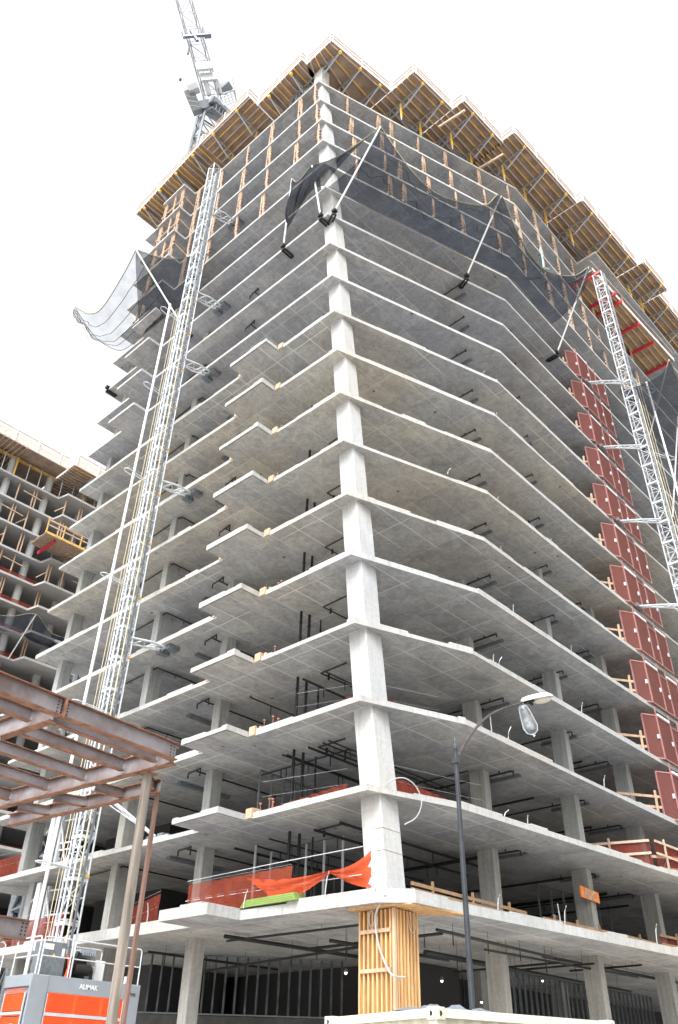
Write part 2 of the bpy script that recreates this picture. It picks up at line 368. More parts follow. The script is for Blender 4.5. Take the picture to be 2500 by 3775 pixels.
for k in range(-1, 18):
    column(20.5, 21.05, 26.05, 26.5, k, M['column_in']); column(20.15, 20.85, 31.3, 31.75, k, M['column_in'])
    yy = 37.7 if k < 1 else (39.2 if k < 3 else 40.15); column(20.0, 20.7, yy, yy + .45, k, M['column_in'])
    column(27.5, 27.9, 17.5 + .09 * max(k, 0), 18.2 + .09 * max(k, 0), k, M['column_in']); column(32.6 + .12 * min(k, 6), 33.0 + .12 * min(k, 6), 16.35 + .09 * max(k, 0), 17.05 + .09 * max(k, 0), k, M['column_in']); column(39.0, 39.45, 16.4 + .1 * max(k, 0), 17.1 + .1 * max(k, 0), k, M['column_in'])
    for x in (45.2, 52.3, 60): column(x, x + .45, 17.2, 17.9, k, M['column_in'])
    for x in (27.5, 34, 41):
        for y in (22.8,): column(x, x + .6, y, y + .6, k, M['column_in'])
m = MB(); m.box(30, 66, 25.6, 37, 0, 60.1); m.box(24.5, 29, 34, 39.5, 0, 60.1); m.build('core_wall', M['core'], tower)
m = MB(); m.box(23, 74.8, 41.0, 41.2, 0, 54); m.box(74.4, 74.6, 14.5, 41, 0, 60); m.build('sky_block_wall', M['core'], tower)  # walls added across the far sides to shut out sky and keep floors dark
# plumbing and sprinkler pipes under the soffits
for k in range(0, 13):
    z = zk(k) - TH - .12; j = random.uniform(-.12, .12)
    if k >= 1:
        for x, y in ((27.95, 16.5), (33.2, 16.25), (37.9, 16.9)):
            x += j; m = MB(); pts = [(x - .1, y, z - .22), (x - .1, y, z - .05), (x, y + .15, z), (x, y + 3.1, z), (x, y + 7, z)]
            m.tube(pts, .035 + .004 * (x < 30), 6); m.tube([(x, y + .7, z), (x, y + .7, z + .12)], .03); m.tube([(x, y + 1.6, z), (x, y + 1.6, z + .12)], .03)
            m.build('sprinkler_pipe', M['black'], tower)
            m = MB(); m.box(x + .75, x + .92, y + .25, y + 2.1, z + .02, z + .1); m.build('duct', M['galvd'], tower)
        m = MB(); x, y = 20.3, 31.05 + j
        m.tube([(x + .2, y + 3.2, z - .2), (x + .15, y + 3.1, z), (x, y, z), (x + .9, y, z), (x + 4.5, y, z)], .035, 6); m.tube([(x + 1.1, y, z), (x + 1.1, y, z - .18)], .02); m.build('sprinkler_pipe', M['black'], tower)
        m = MB(); m.tube([(20.0, 27.0, z - .2), (20.0, 27, z), (19.9, 26.1, z), (20.0, 26.5, z), (21.2, 26.5, z), (24.5, 26.5, z)], .035, 6); m.tube([(19.9, 26.1, z), (19.9, 26.1, z - .3)], .03); m.build('sprinkler_pipe', M['black'], tower)
        m = MB(); m.box(20.6, 23.4, 28.3, 28.55, z, z + .1); m.build('duct', M['galvd'], tower)
    if 1 <= k <= 9:
        m = MB(); m.tube([(21.1, 19.3, z), (21.15, 20.7, z), (22.7, 20.65, z), (25, 20.5, z)], .035, 6); m.tube([(21.6, 20.7, z - .12), (21.6, 20.7, z + .1)], .05); m.build('sprinkler_pipe', M['black'], tower)
    if k <= 7:
        for x, y, r in ((21.0, 21.85, .058), (21.45, 21.8, .058), (22.1, 21.75, .035)):
            m = MB(); m.tube([(x, y, zk(k) if k < 8 else 0), (x, y, zk(k + 1) - TH)], r, 8)
            for q in (.35, 1.5, 2.2): m.tube([(x, y, zk(k) + q), (x, y, zk(k) + q + .12)], r + .014, 8)
            m.build('riser_pipe', M['black'], tower)
for k in (1, 2, 3):
    for j in range(9 if k < 3 else 5):
        z = zk(k) - TH - random.uniform(.1, .35); x = random.uniform(22, 40); y = random.uniform(19, 25)
        m = MB()
        if j % 2: m.tube([(x, 17.8 if x > 26 else 20, z), (x, 25, z)], random.choice((.03, .05, .07)), 6)
        else: m.tube([(20.8, y, z), (30, y, z)], random.choice((.03, .05)), 6)
        for q in range(3): yy = random.uniform(20, 24); m.tube([(x if j % 2 else 22 + q * 2, yy if j % 2 else y, z), (x if j % 2 else 22 + q * 2, yy if j % 2 else y, z - .4)], .022, 5)
        m.build('service_pipe', M['black'], tower)
# white conduit stubs along the edges
for k, pts in {0: [(24.2, 15.3), (27.6, 15.0), (27.9, 15.0), (33.6, 14.3), (19.1, 18.1), (18.8, 26.6), (18.95, 21.6)], 1: [(25.1, 15.3), (26.5, 15.2), (36, 14.4)], 2: [(25.0, 15.4), (26.1, 15.4), (33.5, 15.3)], 3: [(25.6, 15.4), (25.9, 15.35), (32.5, 15.3)],
               4: [(32.6, 15.35), (27.5, 15.3)], 5: [(27.1, 15.3), (31.7, 15.3)], 6: [(27.3, 15.3), (32, 15.3), (24, 15.8)], 7: [(28, 15.3), (33.2, 15.3)], 8: [(28.2, 15.3), (31, 15.3)], 9: [(33, 15.3), (27.7, 15.5)], 10: [(31, 15.3), (34.6, 15.3)], 3.5: []}.items():
    for x, y in pts:
        if int(k) != k: continue
        m = MB(); h = random.uniform(.35, .75) if k < 5 else random.uniform(.2, .4); a = random.uniform(-.25, .25)
        m.tube([(x, y + .1, zk(k) - .02), (x + a * .1, y + .08, zk(k) + h * .35), (x + a * .4, y + .06, zk(k) + h * .7), (x + a, y, zk(k) + h)], .02, 6); m.build('conduit', M['conduit'], tower)
# ragged loop of white tube at the corner of the second deck
m = MB(); c = Vector((19.85, 16.3, zk(1)))
def smooth(P_, n=6):
    P_ = [Vector(q) for q in P_]; Q = [P_[0] * 2 - P_[1]] + P_ + [P_[-1] * 2 - P_[-2]]; o_ = []
    for i in range(len(P_) - 1):
        a_, b_, c_, d_ = Q[i:i + 4]
        for j in range(n): u_ = j / n; o_.append(.5 * ((2 * b_) + (c_ - a_) * u_ + (2 * a_ - 5 * b_ + 4 * c_ - d_) * u_ ** 2 + (3 * b_ - a_ - 3 * c_ + d_) * u_ ** 3))
    return o_ + [P_[-1]]
m.tube(smooth([c + Vector(v) for v in ((-.1, .1, 0), (.0, -.15, .25), (.35, -.4, .35), (.75, -.55, .15), (.95, -.6, -.3), (.85, -.45, -.75), (.55, -.2, -1.0))]), .018, 6); m.build('conduit', M['conduit'], tower)

# ------------------------------------------------------------------ inside the lower storeys
def stud_wall(a, b, z0, z1, pitch, label, mat=None):
    a, b = Vector((*a, z0)), Vector((*b, z0)); t = thing('stud_wall', a, label, 'stud wall', 'bare steel stud walls'); L = (b - a).length; n = int(L / pitch)
    u = Vector((0, 0, z1 - z0))
    for i in range(min(n + 1, 90)):
        p = a.lerp(b, i / n); MB().bar(p, p + u, .09, .04).build('stud', mat or M['galvd'], t)
    m = MB(); m.bar(a, b, .1, .05); m.build('track', M['galvd'], t); m = MB(); m.bar(a + u, b + u, .1, .05); m.build('track', M['galvd'], t)
    return t
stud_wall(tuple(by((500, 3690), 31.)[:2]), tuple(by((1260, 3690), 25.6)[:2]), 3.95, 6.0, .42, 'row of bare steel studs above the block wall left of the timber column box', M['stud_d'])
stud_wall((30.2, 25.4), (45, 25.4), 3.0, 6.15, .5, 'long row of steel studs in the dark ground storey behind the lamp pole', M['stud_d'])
stud_wall((34.5, 21.5), (48, 21.5), .1, 6.0, .45, 'tall steel studs at the right end of the ground storey')
stud_wall((22.6, 20.7), (22.6, 23.5), zk(0), zk(1) - TH, .7, 'four pale steel studs behind the bright orange netting', M['galv'])
stud_wall((23.6, 25.4), (27.4, 25.6), zk(0), zk(1) - TH, .6, 'steel studs on the first deck behind the left square column')
stud_wall((21.6, 24.3), (22.6, 24.5), zk(0), zk(1) - TH, .8, 'two tall steel studs left of centre on the first deck', M['galv'])
stud_wall((34, 19.5), (40, 19.2), zk(0), zk(1) - TH, .9, 'thin steel studs right of the column with the orange sign')
stud_wall((21.8, 24.6), (26, 24.8), zk(1), zk(2) - TH, .7, 'steel studs on the second deck left of the corner column')
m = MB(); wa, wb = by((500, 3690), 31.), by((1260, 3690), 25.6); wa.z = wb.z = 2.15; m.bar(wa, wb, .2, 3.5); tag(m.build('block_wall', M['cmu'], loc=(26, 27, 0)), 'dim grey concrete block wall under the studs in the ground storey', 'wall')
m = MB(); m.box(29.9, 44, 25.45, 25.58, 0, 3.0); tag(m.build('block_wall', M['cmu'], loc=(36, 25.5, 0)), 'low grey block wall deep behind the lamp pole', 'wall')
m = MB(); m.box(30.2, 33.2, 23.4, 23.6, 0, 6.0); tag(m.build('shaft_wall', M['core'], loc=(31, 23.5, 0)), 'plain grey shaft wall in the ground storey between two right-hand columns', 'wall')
# pipes hung under the first deck
for i, (a, b, r) in enumerate((((21.2, 17.2), (21.0, 24.8), .04), ((22.5, 16.6), (30, 16.9), .05), ((21.5, 20.2), (27.5, 19.8), .06), ((22.2, 19), (24, 30), .05), ((20.2, 24), (29, 23.5), .07), ((23.2, 16.9), (23.3, 23), .05), ((26, 17.2), (36, 16.5), .04), ((29.2, 16.2), (29.5, 21), .04), ((30.5, 17.6), (42, 17.1), .06), ((20.4, 28.6), (27, 28.4), .05), ((31.2, 15.9), (31.4, 19.9), .04), ((24.5, 18.6), (40, 18.8), .09), ((34.8, 15.7), (35, 19), .04))):
    z = zk(0) - TH - .3 - .14 * (i % 4); t = thing('hung_pipe', (*a, z), ['thin', 'stout'][r > .055] + ' black pipe hung under the first deck, ' + ORD[i + 1] + ' from the left balcony end', 'pipe', 'black pipes hung under the first deck')
    MB().tube([(*a, z), (*b, z)], r, 6).build('pipe_run', M['black'], t)
    for q in (.12, .4, .68, .92):
        p = Vector((*a, z)).lerp(Vector((*b, z)), q); MB().tube([p, p + Vector((0, 0, zk(0) - TH - z))], .008, 4).build('hanger_rod', M['black'], t)
        if i % 2: MB().tube([p, p - Vector((0, 0, .35))], .02, 5).build('drop_pipe', M['black'], t)
for i, p in enumerate(((1275, 3582), (1629, 3612), (1775, 3690), (2000, 3612))):
    c = by(p, 22.2 if i else 22.4); t = thing('work_light', c, ['glaring work light left of the timber column box', 'small bright lamp right of the timber column box', 'small bright lamp low beside the lamp pole', 'faint lamp between the two right-hand ground columns'][i], 'work light')
    m = MB(); m.tube([c + Vector((0, 0, .1)), c - Vector((0, 0, .02))], [.04, .09], 8); m.build('shade', M['galvd'], t)
    m = MB(); m.tube([c - Vector((0, 0, .021)), c - Vector((0, 0, .09))], [.06, .035], 8); m.build('lens', lit, t)

# ------------------------------------------------------------------ timber shoring posts between the upper slabs
def shore(x, y, z0, z1, label, side, kind, group):
    t = thing('shoring_post', (x, y, z0), label, 'shoring post', group); h = z1 - z0; s = Vector((0, 1, 0)) if side == 'l' else Vector((1, 0, 0))
    a = Vector((x, y, z0)); j = random.uniform(-.05, .05)
    MB().bar(a - s * .1, a - s * (.1 + j * .5) + Vector((0, 0, h * .62)), .11, .13).build('lower_post', M['timber_w'], t)
    MB().bar(a + s * .02 + Vector((0, 0, h * .3)), a + s * (.02 + j) + Vector((0, 0, h)), .1, .12).build('upper_post', M['timber'], t)
    if kind != 1: MB().bar(a + s * .21, a + s * (.21 + j) + Vector((0, 0, h)), .1, .12).build('upper_post', M['timber'], t)
    for q in (.33, .45, .58):
        MB().box(x - .2 * abs(s.x) - .075, x + .24 * abs(s.x) + .075, y - .2 * abs(s.y) - .075, y + .24 * abs(s.y) + .075, z0 + h * q, z0 + h * q + .035).build('strap', M['strap'], t)
    if kind == 2:
        n = Vector((-s.y, s.x, 0)) if side == 'l' else Vector((0, -1, 0))
        MB().bar(a + s * .3 + Vector((0, 0, h * .75)), a - s * .15 + Vector((0, 0, h * .28)), .05, .12).build('brace', M['timber'], t)
    return t
ls = [(19.3, 22.85), (19.25, 25.8), (19.2, 28.5), (19.2, 31.5), (19.05, 34.1)]
rs = [(21.55, 20.15), (23.9, 19.75), (24.95, 19.05), (27.2, 18.05), (29.45, 17.35), (32.4, 16.35), (35.1, 15.75), (38.5, 15.55), (41.5, 15.55), (44.6, 15.5), (47.6, 15.5), (51, 15.4), (54.5, 15.4)]
fl = {17: 'topmost', 16: 'second-highest', 15: 'third-highest', 14: 'fourth-highest', 13: 'fifth-highest'}
def edge_y(k, x):
    a, b = (TX(k), TY[k]), (KX(k), 15.24)
    return a[1] + (b[1] - a[1]) * (x - a[0]) / (b[0] - a[0]) if x < b[0] else 15.2
for k in (17, 16, 15, 14):
    n = 0
    for i, (x, y) in enumerate(ls):
        if k == 14 and i in (0,): continue
        n += 1; shore(x, y, zk(k), zk(k + 1) - TH, 'timber shoring posts on the %s open storey, %s along the left face' % (fl[k], ORD[n]), 'l', (i + k) % 3, 'timber shoring posts between the upper slabs')
    if k > 14: shore(19.3, TY[k + 1] + .35, zk(k), zk(k + 1) - TH, 'timber shoring post beside the slanted corner column on the %s open storey' % fl[k], 'l', 1, 'timber shoring posts between the upper slabs')
    n = 0
    for i, (x, y) in enumerate(rs):
        n += 1; yy = max(edge_y(k + 1, x) + .1, edge_y(k, x) + .1) if x < 45 else y
        shore(x, yy - (1.5 if k == 17 and x > 45 else 0), zk(k), zk(k + 1) - TH, 'timber shoring posts on the %s open storey, %s along the right face' % (fl[k], ORD[n]), 'r', (i + 2 * k) % 3, 'timber shoring posts between the upper slabs')
    for i, (x, y) in enumerate(((18.15, 34.95), (18.12, 36.0), (18.12, 37.1), (18.95, 38.6), (19.6, 40.8))):
        if k < 15 and i < 2: continue
        shore(x, y, zk(k), zk(k + 1) - TH, 'timber posts on the %s open storey, %s past the far left balcony corner' % (fl[k], ORD[i + 1]), 'l', i % 3, 'timber shoring posts on the far left balconies')
    if k > 14:
        t = thing('cross_bracing', (18.15, 34.8, zk(k)), 'thin timber rails nailed across the %s balcony shores' % fl[k], 'bracing', 'timber rails across balcony shores')
        MB().bar((18.08, 34.6, zk(k) + 1.2), (18.08, 37.6, zk(k) + 1.2), .04, .1).build('rail', M['timber'], t); MB().bar((17.95, 34.85, zk(k) + 1.7), (20.0, 34.85, zk(k) + 1.25), .04, .1).build('rail', M['timber'], t)
for x, y, k, d in ((28.2, 14.7, 17, 'left'), (33.0, 14.5, 17, 'right')):
    t = thing('loose_beam', (x, y, zk(18)), 'short timber beam poking out over the top slab edge, ' + d + ' one', 'beam'); MB().bar((x, y, zk(18) + .35), (x - .3, y + 2.2, zk(18) + .3), .12, .2).build('beam', M['timber_w'], t)

# ------------------------------------------------------------------ formwork tables on top
ZD = 63.12
def table(quad, jd, nf, label, legs=True, name='table_form'):
    """quad: plan corners (front-left, front-right, back-right, back-left); jd 'x' joists along front edge, 'y' across"""
    A, B, C, D = [Vector((*q, 0)) for q in quad]; t = thing(name, (A.x, A.y, ZD), label, 'formwork table', 'formwork tables on the top deck')
    m = MB(); m.prism([(v.x, v.y) for v in (A, B, C, D)], ZD, ZD + .02); m.build('plywood', M['ply'], t)
    dep = (D - A).length; wid = (B - A).length
    z = ZD - .1
    if jd == 'x':
        n = max(4, int(dep / .48))
        for i in range(min(n, 16)):
            f = (i + .25) / n; MB().bar(A.lerp(D, f) + Vector((0, 0, z)), B.lerp(C, f) + Vector((0, 0, z)), .07, .18).build('joist', M['timber_y'] if i % 2 or jd == 'y' else M['timber_w'], t)
    else:
        n = max(4, int(wid / .45))
        for i in range(min(n, 30)):
            f = (i + .25) / n; MB().bar(A.lerp(B, f) + Vector((0, 0, z)), A.lerp(B, f) + (D - A).normalized() * min(dep, 5) + Vector((0, 0, z)), .07, .18).build('joist', M['timber_y'] if i % 3 else M['timber_w'], t)
    # aluminium trusses running in from the edge, with the rising nose piece
    inn = (D - A).normalized()
    for i in range(nf):
        f = (i + .5) / nf if nf > 1 else .5; p = A.lerp(B, f) + inn * .12
        tr = MB(); a, b = p + Vector((0, 0, ZD - .26)), p + inn * 5.2 + Vector((0, 0, ZD - .26))
        tr.bar(a, b, .08, .12); lo = p + inn * 1.75 + Vector((0, 0, ZD - 1.35)); hi = p + inn * 5.2 + Vector((0, 0, ZD - 1.35)); tr.bar(lo, hi, .08, .1); tr.bar(a, lo, .09)
        q0 = lo
        for s in range(4):
            u = p + inn * (1.75 + .86 * (s + .5)) + Vector((0, 0, ZD - .3)); w = p + inn * (1.75 + .86 * (s + 1)) + Vector((0, 0, ZD - 1.35)); tr.bar(q0, u, .06); tr.bar(u, w, .06); q0 = w
        o = tr.build('truss', M['alu'], t)
        MB().box(a.x - .09, a.x + .09, a.y - .09, a.y + .09, ZD - .36, ZD - .1).build('truss_nose', M['yellow'], o)
        if legs:
            for off, yl in ((2.1, 1), (4.4, 0)):
                q = p + inn * off; zt = ZD - 1.35; zb = zk(18)
                MB().tube([q + Vector((0, 0, zb)), q + Vector((0, 0, zb + .55))], .045, 6).build('leg_foot', M['galv'], t)
                MB().bar(q + Vector((0, 0, zb + .45)), q + Vector((0, 0, zt + .9)), .12).build('leg', M['yellow'] if yl else M['alu'], t)
        if i < nf - 1:
            p2 = A.lerp(B, (i + 1.5) / nf) + inn * 2.6; p1 = p + inn * 2.6
            br = MB(); br.bar(p1 + Vector((0, 0, ZD - .4)), p2 + Vector((0, 0, ZD - 1.3)), .05); br.bar(p1 + Vector((0, 0, ZD - 1.3)), p2 + Vector((0, 0, ZD - .4)), .05); br.bar(p1 + Vector((0, 0, ZD - 1.35)), p2 + Vector((0, 0, ZD - 1.35)), .06)
            br.build('cross_brace', M['alu'], t)
    return t
def edging(t, path, step=2.3):
    """edge board, guard posts and ropes along an outer path"""
    for a, b in zip(path, path[1:]):
        a, b = Vector((*a, ZD)), Vector((*b, ZD)); L = (b - a).length; d = (b - a).normalized(); o = Vector((d.y, -d.x, 0)) * .02
        MB().bar(a + Vector((0, 0, .13)), b + Vector((0, 0, .13)), .035, .3).build('edge_board', M['fascia'], t)
        MB().bar(a + Vector((0, 0, .56)), b + Vector((0, 0, .56)), .04, .13).build('rail', M['timber_w'], t)
        MB().bar(a + Vector((0, 0, 1.02)), b + Vector((0, 0, 1.02)), .04, .1).build('rail', M['timber_w'], t)
        n = max(1, int(L / step))
        for i in range(n + 1):
            if n == 1 and L < 1.3 and i == 0: continue
            p = a.lerp(b, (i + .04) / (n + .08)) + o * 2; MB().bar(p + Vector((0, 0, -.2)), p + Vector((0, 0, 1.15)), .07, .05).build('guard_post', M['galv'], t)
t = table([(17.75, 41.8), (17.4, 32.62), (23.5, 32.62), (23.5, 41.8)], 'y', 4, 'far left formwork table reaching past the end of the tower'); edging(t, [(23.5, 41.8), (17.75, 41.8), (17.4, 32.62)])
for o in t.children:
    pass
t = table([(17.4, 32.6), (17.4, 26.95), (23.5, 26.95), (23.5, 32.6)], 'x', 2, 'second formwork table from the left above the hoist mast'); edging(t, [(17.4, 32.6), (17.4, 26.95), (18.34, 26.95)])
t = table([(18.34, 26.9), (18.22, 22.03), (23.5, 22.03), (23.5, 26.9)], 'y', 2, 'short left formwork table with joists showing as fine ribs'); edging(t, [(18.34, 26.9), (18.22, 22.03), (18.6, 22.0)])
t = table([(18.72, 19.55), (24.36, 18.62), (24.36, 25), (18.72, 21.98)], 'x', 3, 'peak formwork table right over the slanted corner column'); edging(t, [(18.72, 21.98), (18.72, 19.5), (24.36, 18.6)])
t = table([(24.42, 16.43), (28.6, 15.98), (28.6, 23), (24.42, 23)], 'x', 2, 'second peak formwork table, first step right of the corner'); edging(t, [(24.42, 18.5), (24.42, 16.4), (28.6, 15.95)])
t = table([(28.66, 14.93), (33.5, 14.6), (33.5, 22), (28.66, 22)], 'x', 2, 'third peak formwork table, second step right of the corner'); edging(t, [(28.66, 15.9), (28.66, 14.9), (33.5, 14.56)])
t = table([(33.35, 13.42), (42.2, 12.88), (42.2, 21), (33.35, 21)], 'x', 3, 'long formwork table in the middle of the right roof edge'); edging(t, [(33.35, 14.5), (33.35, 13.4), (42.2, 12.85)])
t = table([(42.25, 12.35), (51.5, 11.9), (51.5, 20), (42.25, 20)], 'x', 3, 'long formwork table above the right hoist mast'); edging(t, [(42.25, 12.8), (42.25, 12.33), (51.5, 11.88)])
t = table([(51.6, 11.3), (56.0, 11.1), (56.0, 20), (51.6, 20)], 'x', 2, 'small formwork table near the right photo edge'); edging(t, [(51.6, 11.3), (56.0, 11.08)])
t = table([(56.1, 11.9), (66, 11.5), (66, 20), (56.1, 20)], 'x', 3, 'last formwork table at the right photo edge'); edging(t, [(56.1, 11.9), (66, 11.48)])

# ------------------------------------------------------------------ cantilevered form platform with red beams on the right face
zp = zk(17) - .42
t = thing('loading_platform', (43, 13, zp), 'timber form platform on red steel beams jutting from the upper right face', 'platform')
m = MB(); m.prism([(44.4, 13.75), (58.6, 13.05), (58.6, 16.2), (44.4, 16.2)], zp, zp + .03); m.build('plywood', M['ply'], t)
for x in (44.7, 47.6, 48.7, 52.0, 54.9, 58.2): MB().bar((x, 13.3, zp - .25), (x, 16.3, zp - .25), .16, .3).build('red_beam', M['red'], t)
for y in (13.8, 14.3, 14.9, 15.5): MB().bar((44.5, y, zp - .05), (58.4, y - .3, zp - .05), .08, .12).build('joist', M['timber_y'], t)
MB().bar((44.4, 13.68, zp + .16), (58.6, 12.98, zp + .16), .05, .42).build('edge_board', M['fascia'], t)
MB().bar((44.4, 13.65, zp + 1.2), (58.6, 12.95, zp + 1.2), .05, .1).build('rail', M['timber_w'], t)

# ------------------------------------------------------------------ safety nets and their poles
def pole(base, tip, label, inner):
    base, tip = Vector(base), Vector(tip); t = thing('net_pole', base, label, 'net pole', 'white outrigger poles of the safety net')
    MB().tube([base, tip], .055, 8).build('tube', M['white'], t)
    m = MB(); i = Vector(inner); m.box(base.x - .13, base.x + .13, base.y - .13, base.y + .13, base.z - .08, base.z + .12)
    d = i.normalized(); s = Vector((-d.y, d.x, 0)) * .1
    for q in (s, -s): m.bar(base + q + Vector((0, 0, -TH - .07)), base + q + d * .75 + Vector((0, 0, -TH - .07)), .08, .1)
    m.bar(base + Vector((0, 0, -TH - .1)) - s, base + Vector((0, 0, -TH - .1)) + s, .1); m.bar(base + d * .75 + Vector((0, 0, -TH - .07)) - s, base + d * .75 + Vector((0, 0, -TH - .07)) + s, .1)
    m.build('clamp', M['black'], t); return tip
z12 = zk(12)
p1 = pole((18.95, 22.93, z12), bx((1077, 659), 17.9), 'left white net pole of the pair by the corner', (1, 0, 0))
p2 = pole((18.93, 19.85, z12), bx((1151, 611), 18.0), 'short white net pole just left of the corner column', (1, 0, 0))
p3 = pole((19.25, 19.05, z12), by((1404, 467), 15.6), 'long white net pole crossing in front of the corner column', (.4, .9, 0))
p4 = pole((27.95, 16.02, z12), by((1848, 722), 12.8), 'white net pole on the right face in mid-net', (.4, .9, 0))
p5 = pole((37.2, 15.12, z12), by((2170, 985), 11.9), 'white net pole at the right end of the big net', (0, 1, 0))
pl1 = pole((18.9, 32.4, z12), bx((501.7, 921), 15.2), 'white net pole left of the hoist mast holding the pale net', (1, 0, 0))
pl2 = pole((18.85, 41.0, z12), bx((276.5, 1131), 15.0), 'far left white net pole standing out against the sky', (1, 0, 0))
p6 = pole((46.5, 13.75, zk(11)), by((2467, 1325), 9.8), 'white net pole right of the right hoist mast', (0, 1, 0))
p7 = pole((47.5, 13.7, zk(9)), by((2500, 1535), 11.2), 'white net pole leaving the photo on the right edge', (0, 1, 0))
def curve(pts, n):
    """Catmull-Rom through pts"""
    pts = [Vector(p) for p in pts]; out = []; P = [pts[0] * 2 - pts[1]] + pts + [pts[-1] * 2 - pts[-2]]
    for i in range(len(pts) - 1):
        a, b, c, d = P[i:i + 4]
        for s in range(n):
            t = s / n; out.append(.5 * ((2 * b) + (c - a) * t + (2 * a - 5 * b + 4 * c - d) * t * t + (3 * b - a - 3 * c + d) * t ** 3))
    return out + [pts[-1]]
def resample(c, n):
    L = [0]
    for a, b in zip(c, c[1:]): L.append(L[-1] + (b - a).length)
    out = []; j = 0
    for i in range(n + 1):
        s = L[-1] * i / n
        while j < len(c) - 2 and L[j + 1] < s: j += 1
        out.append(c[j].lerp(c[j + 1], (s - L[j]) / max(1e-6, L[j + 1] - L[j])))
    return out
def net(top, bot, label, mat, sag, rows=14, cols=60, rope=True, folds=.12, gather=()):
    t = thing('safety_net', top[0], label, 'safety net'); T = resample(curve(top, 12), cols); Bq = resample(curve(bot, 12), cols); v = []; f = []
    for j in range(rows + 1):
        s = j / rows
        for i in range(cols + 1):
            p = T[i].lerp(Bq[i], s); q = 4 * s * (1 - s); w = math.sin(i * 1.7 + 2 * s) * .5 + math.sin(i * .63 + 4 * s)
            p = p + Vector(sag) * q + Vector((folds * .3, -folds, folds)) * w * q; v.append(p)
    for j in range(rows):
        for i in range(cols): a = j * (cols + 1) + i; f.append((a, a + 1, a + cols + 2, a + cols + 1))
    m = MB(); m.add(v, f); m.build('mesh_sheet', mat, t, smooth=True)
    for q in gather:
        j = int(q * rows); MB().tube([v[j * (cols + 1) + i] for i in range(cols + 1)], .02, 4).build('fold_line', M['black'], t)
    if rope:
        m = MB(); m.tube(T, .035, 5); m.build('rope', M['rope'], t); m = MB(); m.tube(Bq, .025, 5); m.build('rope', M['rope'], t)
    return t
z13 = zk(13); z14 = zk(14)
up = lambda p, q, f, d: Vector(p).lerp(Vector(q), f) + Vector(d)
net([p3, up(p3, p4, .2, (0, 0, -2.6)), up(p3, p4, .42, (0, .3, -3.2)), up(p3, p4, .62, (0, .2, -3.0)), up(p3, p4, .85, (0, .1, -1.9)), p4,
     up(p4, p5, .2, (0, .4, -2.2)), up(p4, p5, .5, (0, .8, -3.0)), up(p4, p5, .8, (0, .4, -2.0)), p5],
    [Vector((TX(13) + .1, TY[13] - .1, z13 - .1)), Vector((24, 17.95, z13 - .1)), Vector((28, 16.55, z13 - .1)), Vector((31.8, 15.15, z13 - .1)), Vector((34.5, 15.1, z13 - .1)), Vector((37.2, 15.1, z13 - .15))],
    'big dark safety net hung round the right face of the upper tower', M['net'], (0, -.5, -.7), rows=18, cols=90, folds=.2, gather=(.22, .6))
net([p1, up(p1, p2, .35, (-.1, 0, -.95)), up(p1, p2, .7, (-.1, 0, -.6)), p2, up(p2, p3, .3, (-.2, 0, -.9)), up(p2, p3, .6, (-.2, 0, -.9)), p3],
    [Vector((18.85, 22.6, zk(12) + 1.2)), Vector((18.75, 21.5, z13 - .7)), Vector((18.7, 20.6, z13 - .1)), Vector((18.85, 20.0, z13)), Vector((19.0, 19.7, z13))], 'crumpled dark net bunched between the short poles at the corner', M['net_d'], (-.3, -.1, -.3), rows=12, cols=40, folds=.16)
net([pl2, up(pl2, pl1, .25, (.4, 0, -1.9)), up(pl2, pl1, .45, (.6, 0, -2.2)), up(pl2, pl1, .8, (.3, 0, -.9)), pl1],
    [pl2 + Vector((.05, 0, -.1)), bx((330, 1215), 16.3), bx((375, 1262), 17.3), bx((440, 1292), 18.5), Vector((18.8, 38.6, z13 - .1)), Vector((18.8, 36.0, z13 - .1)), Vector((18.8, 33.0, z13 - .1))], 'pale thin net billowing out against the sky at far left', M['net_l'], (-.1, .1, -.5), rows=16, cols=46, folds=.09, gather=(.3, .55, .72, .85))
net([pl1, up(pl1, (18.7, 31.0, zk(14)), .5, (0, 0, -.6)), Vector((18.7, 30.6, zk(14)))], [Vector((18.75, 37.5, z13 - .2)), Vector((18.75, 34, z13 - .5)), Vector((18.75, 31.5, z12 + 1.5))], 'dark net draped behind the left hoist mast', M['net'], (-.2, 0, -.5), rows=10, cols=20, folds=.1)
net([p6, p6 + Vector((4, .4, -2)), p6 + Vector((9, .6, -2.2)), p6 + Vector((14, .3, 0))], [Vector((43.2, 13.6, zk(12))), Vector((48, 13.5, zk(11) + .8)), Vector((54, 13.5, zk(11) + .6)), Vector((60, 13.5, zk(11) + .8))], 'dark net right of the right hoist mast', M['net'], (0, -.5, -.9), rows=12, cols=30)
t = thing('teal_cord', by((1992, 910), 13.0), 'thin turquoise cord dangling from the big dark net', 'cord'); MB().tube([by((1992, 910), 12.9), by((1999, 950), 12.9), by((2004, 985), 12.9), by((2023, 992), 12.9)], .04, 6).build('cord', M['teal'], t)

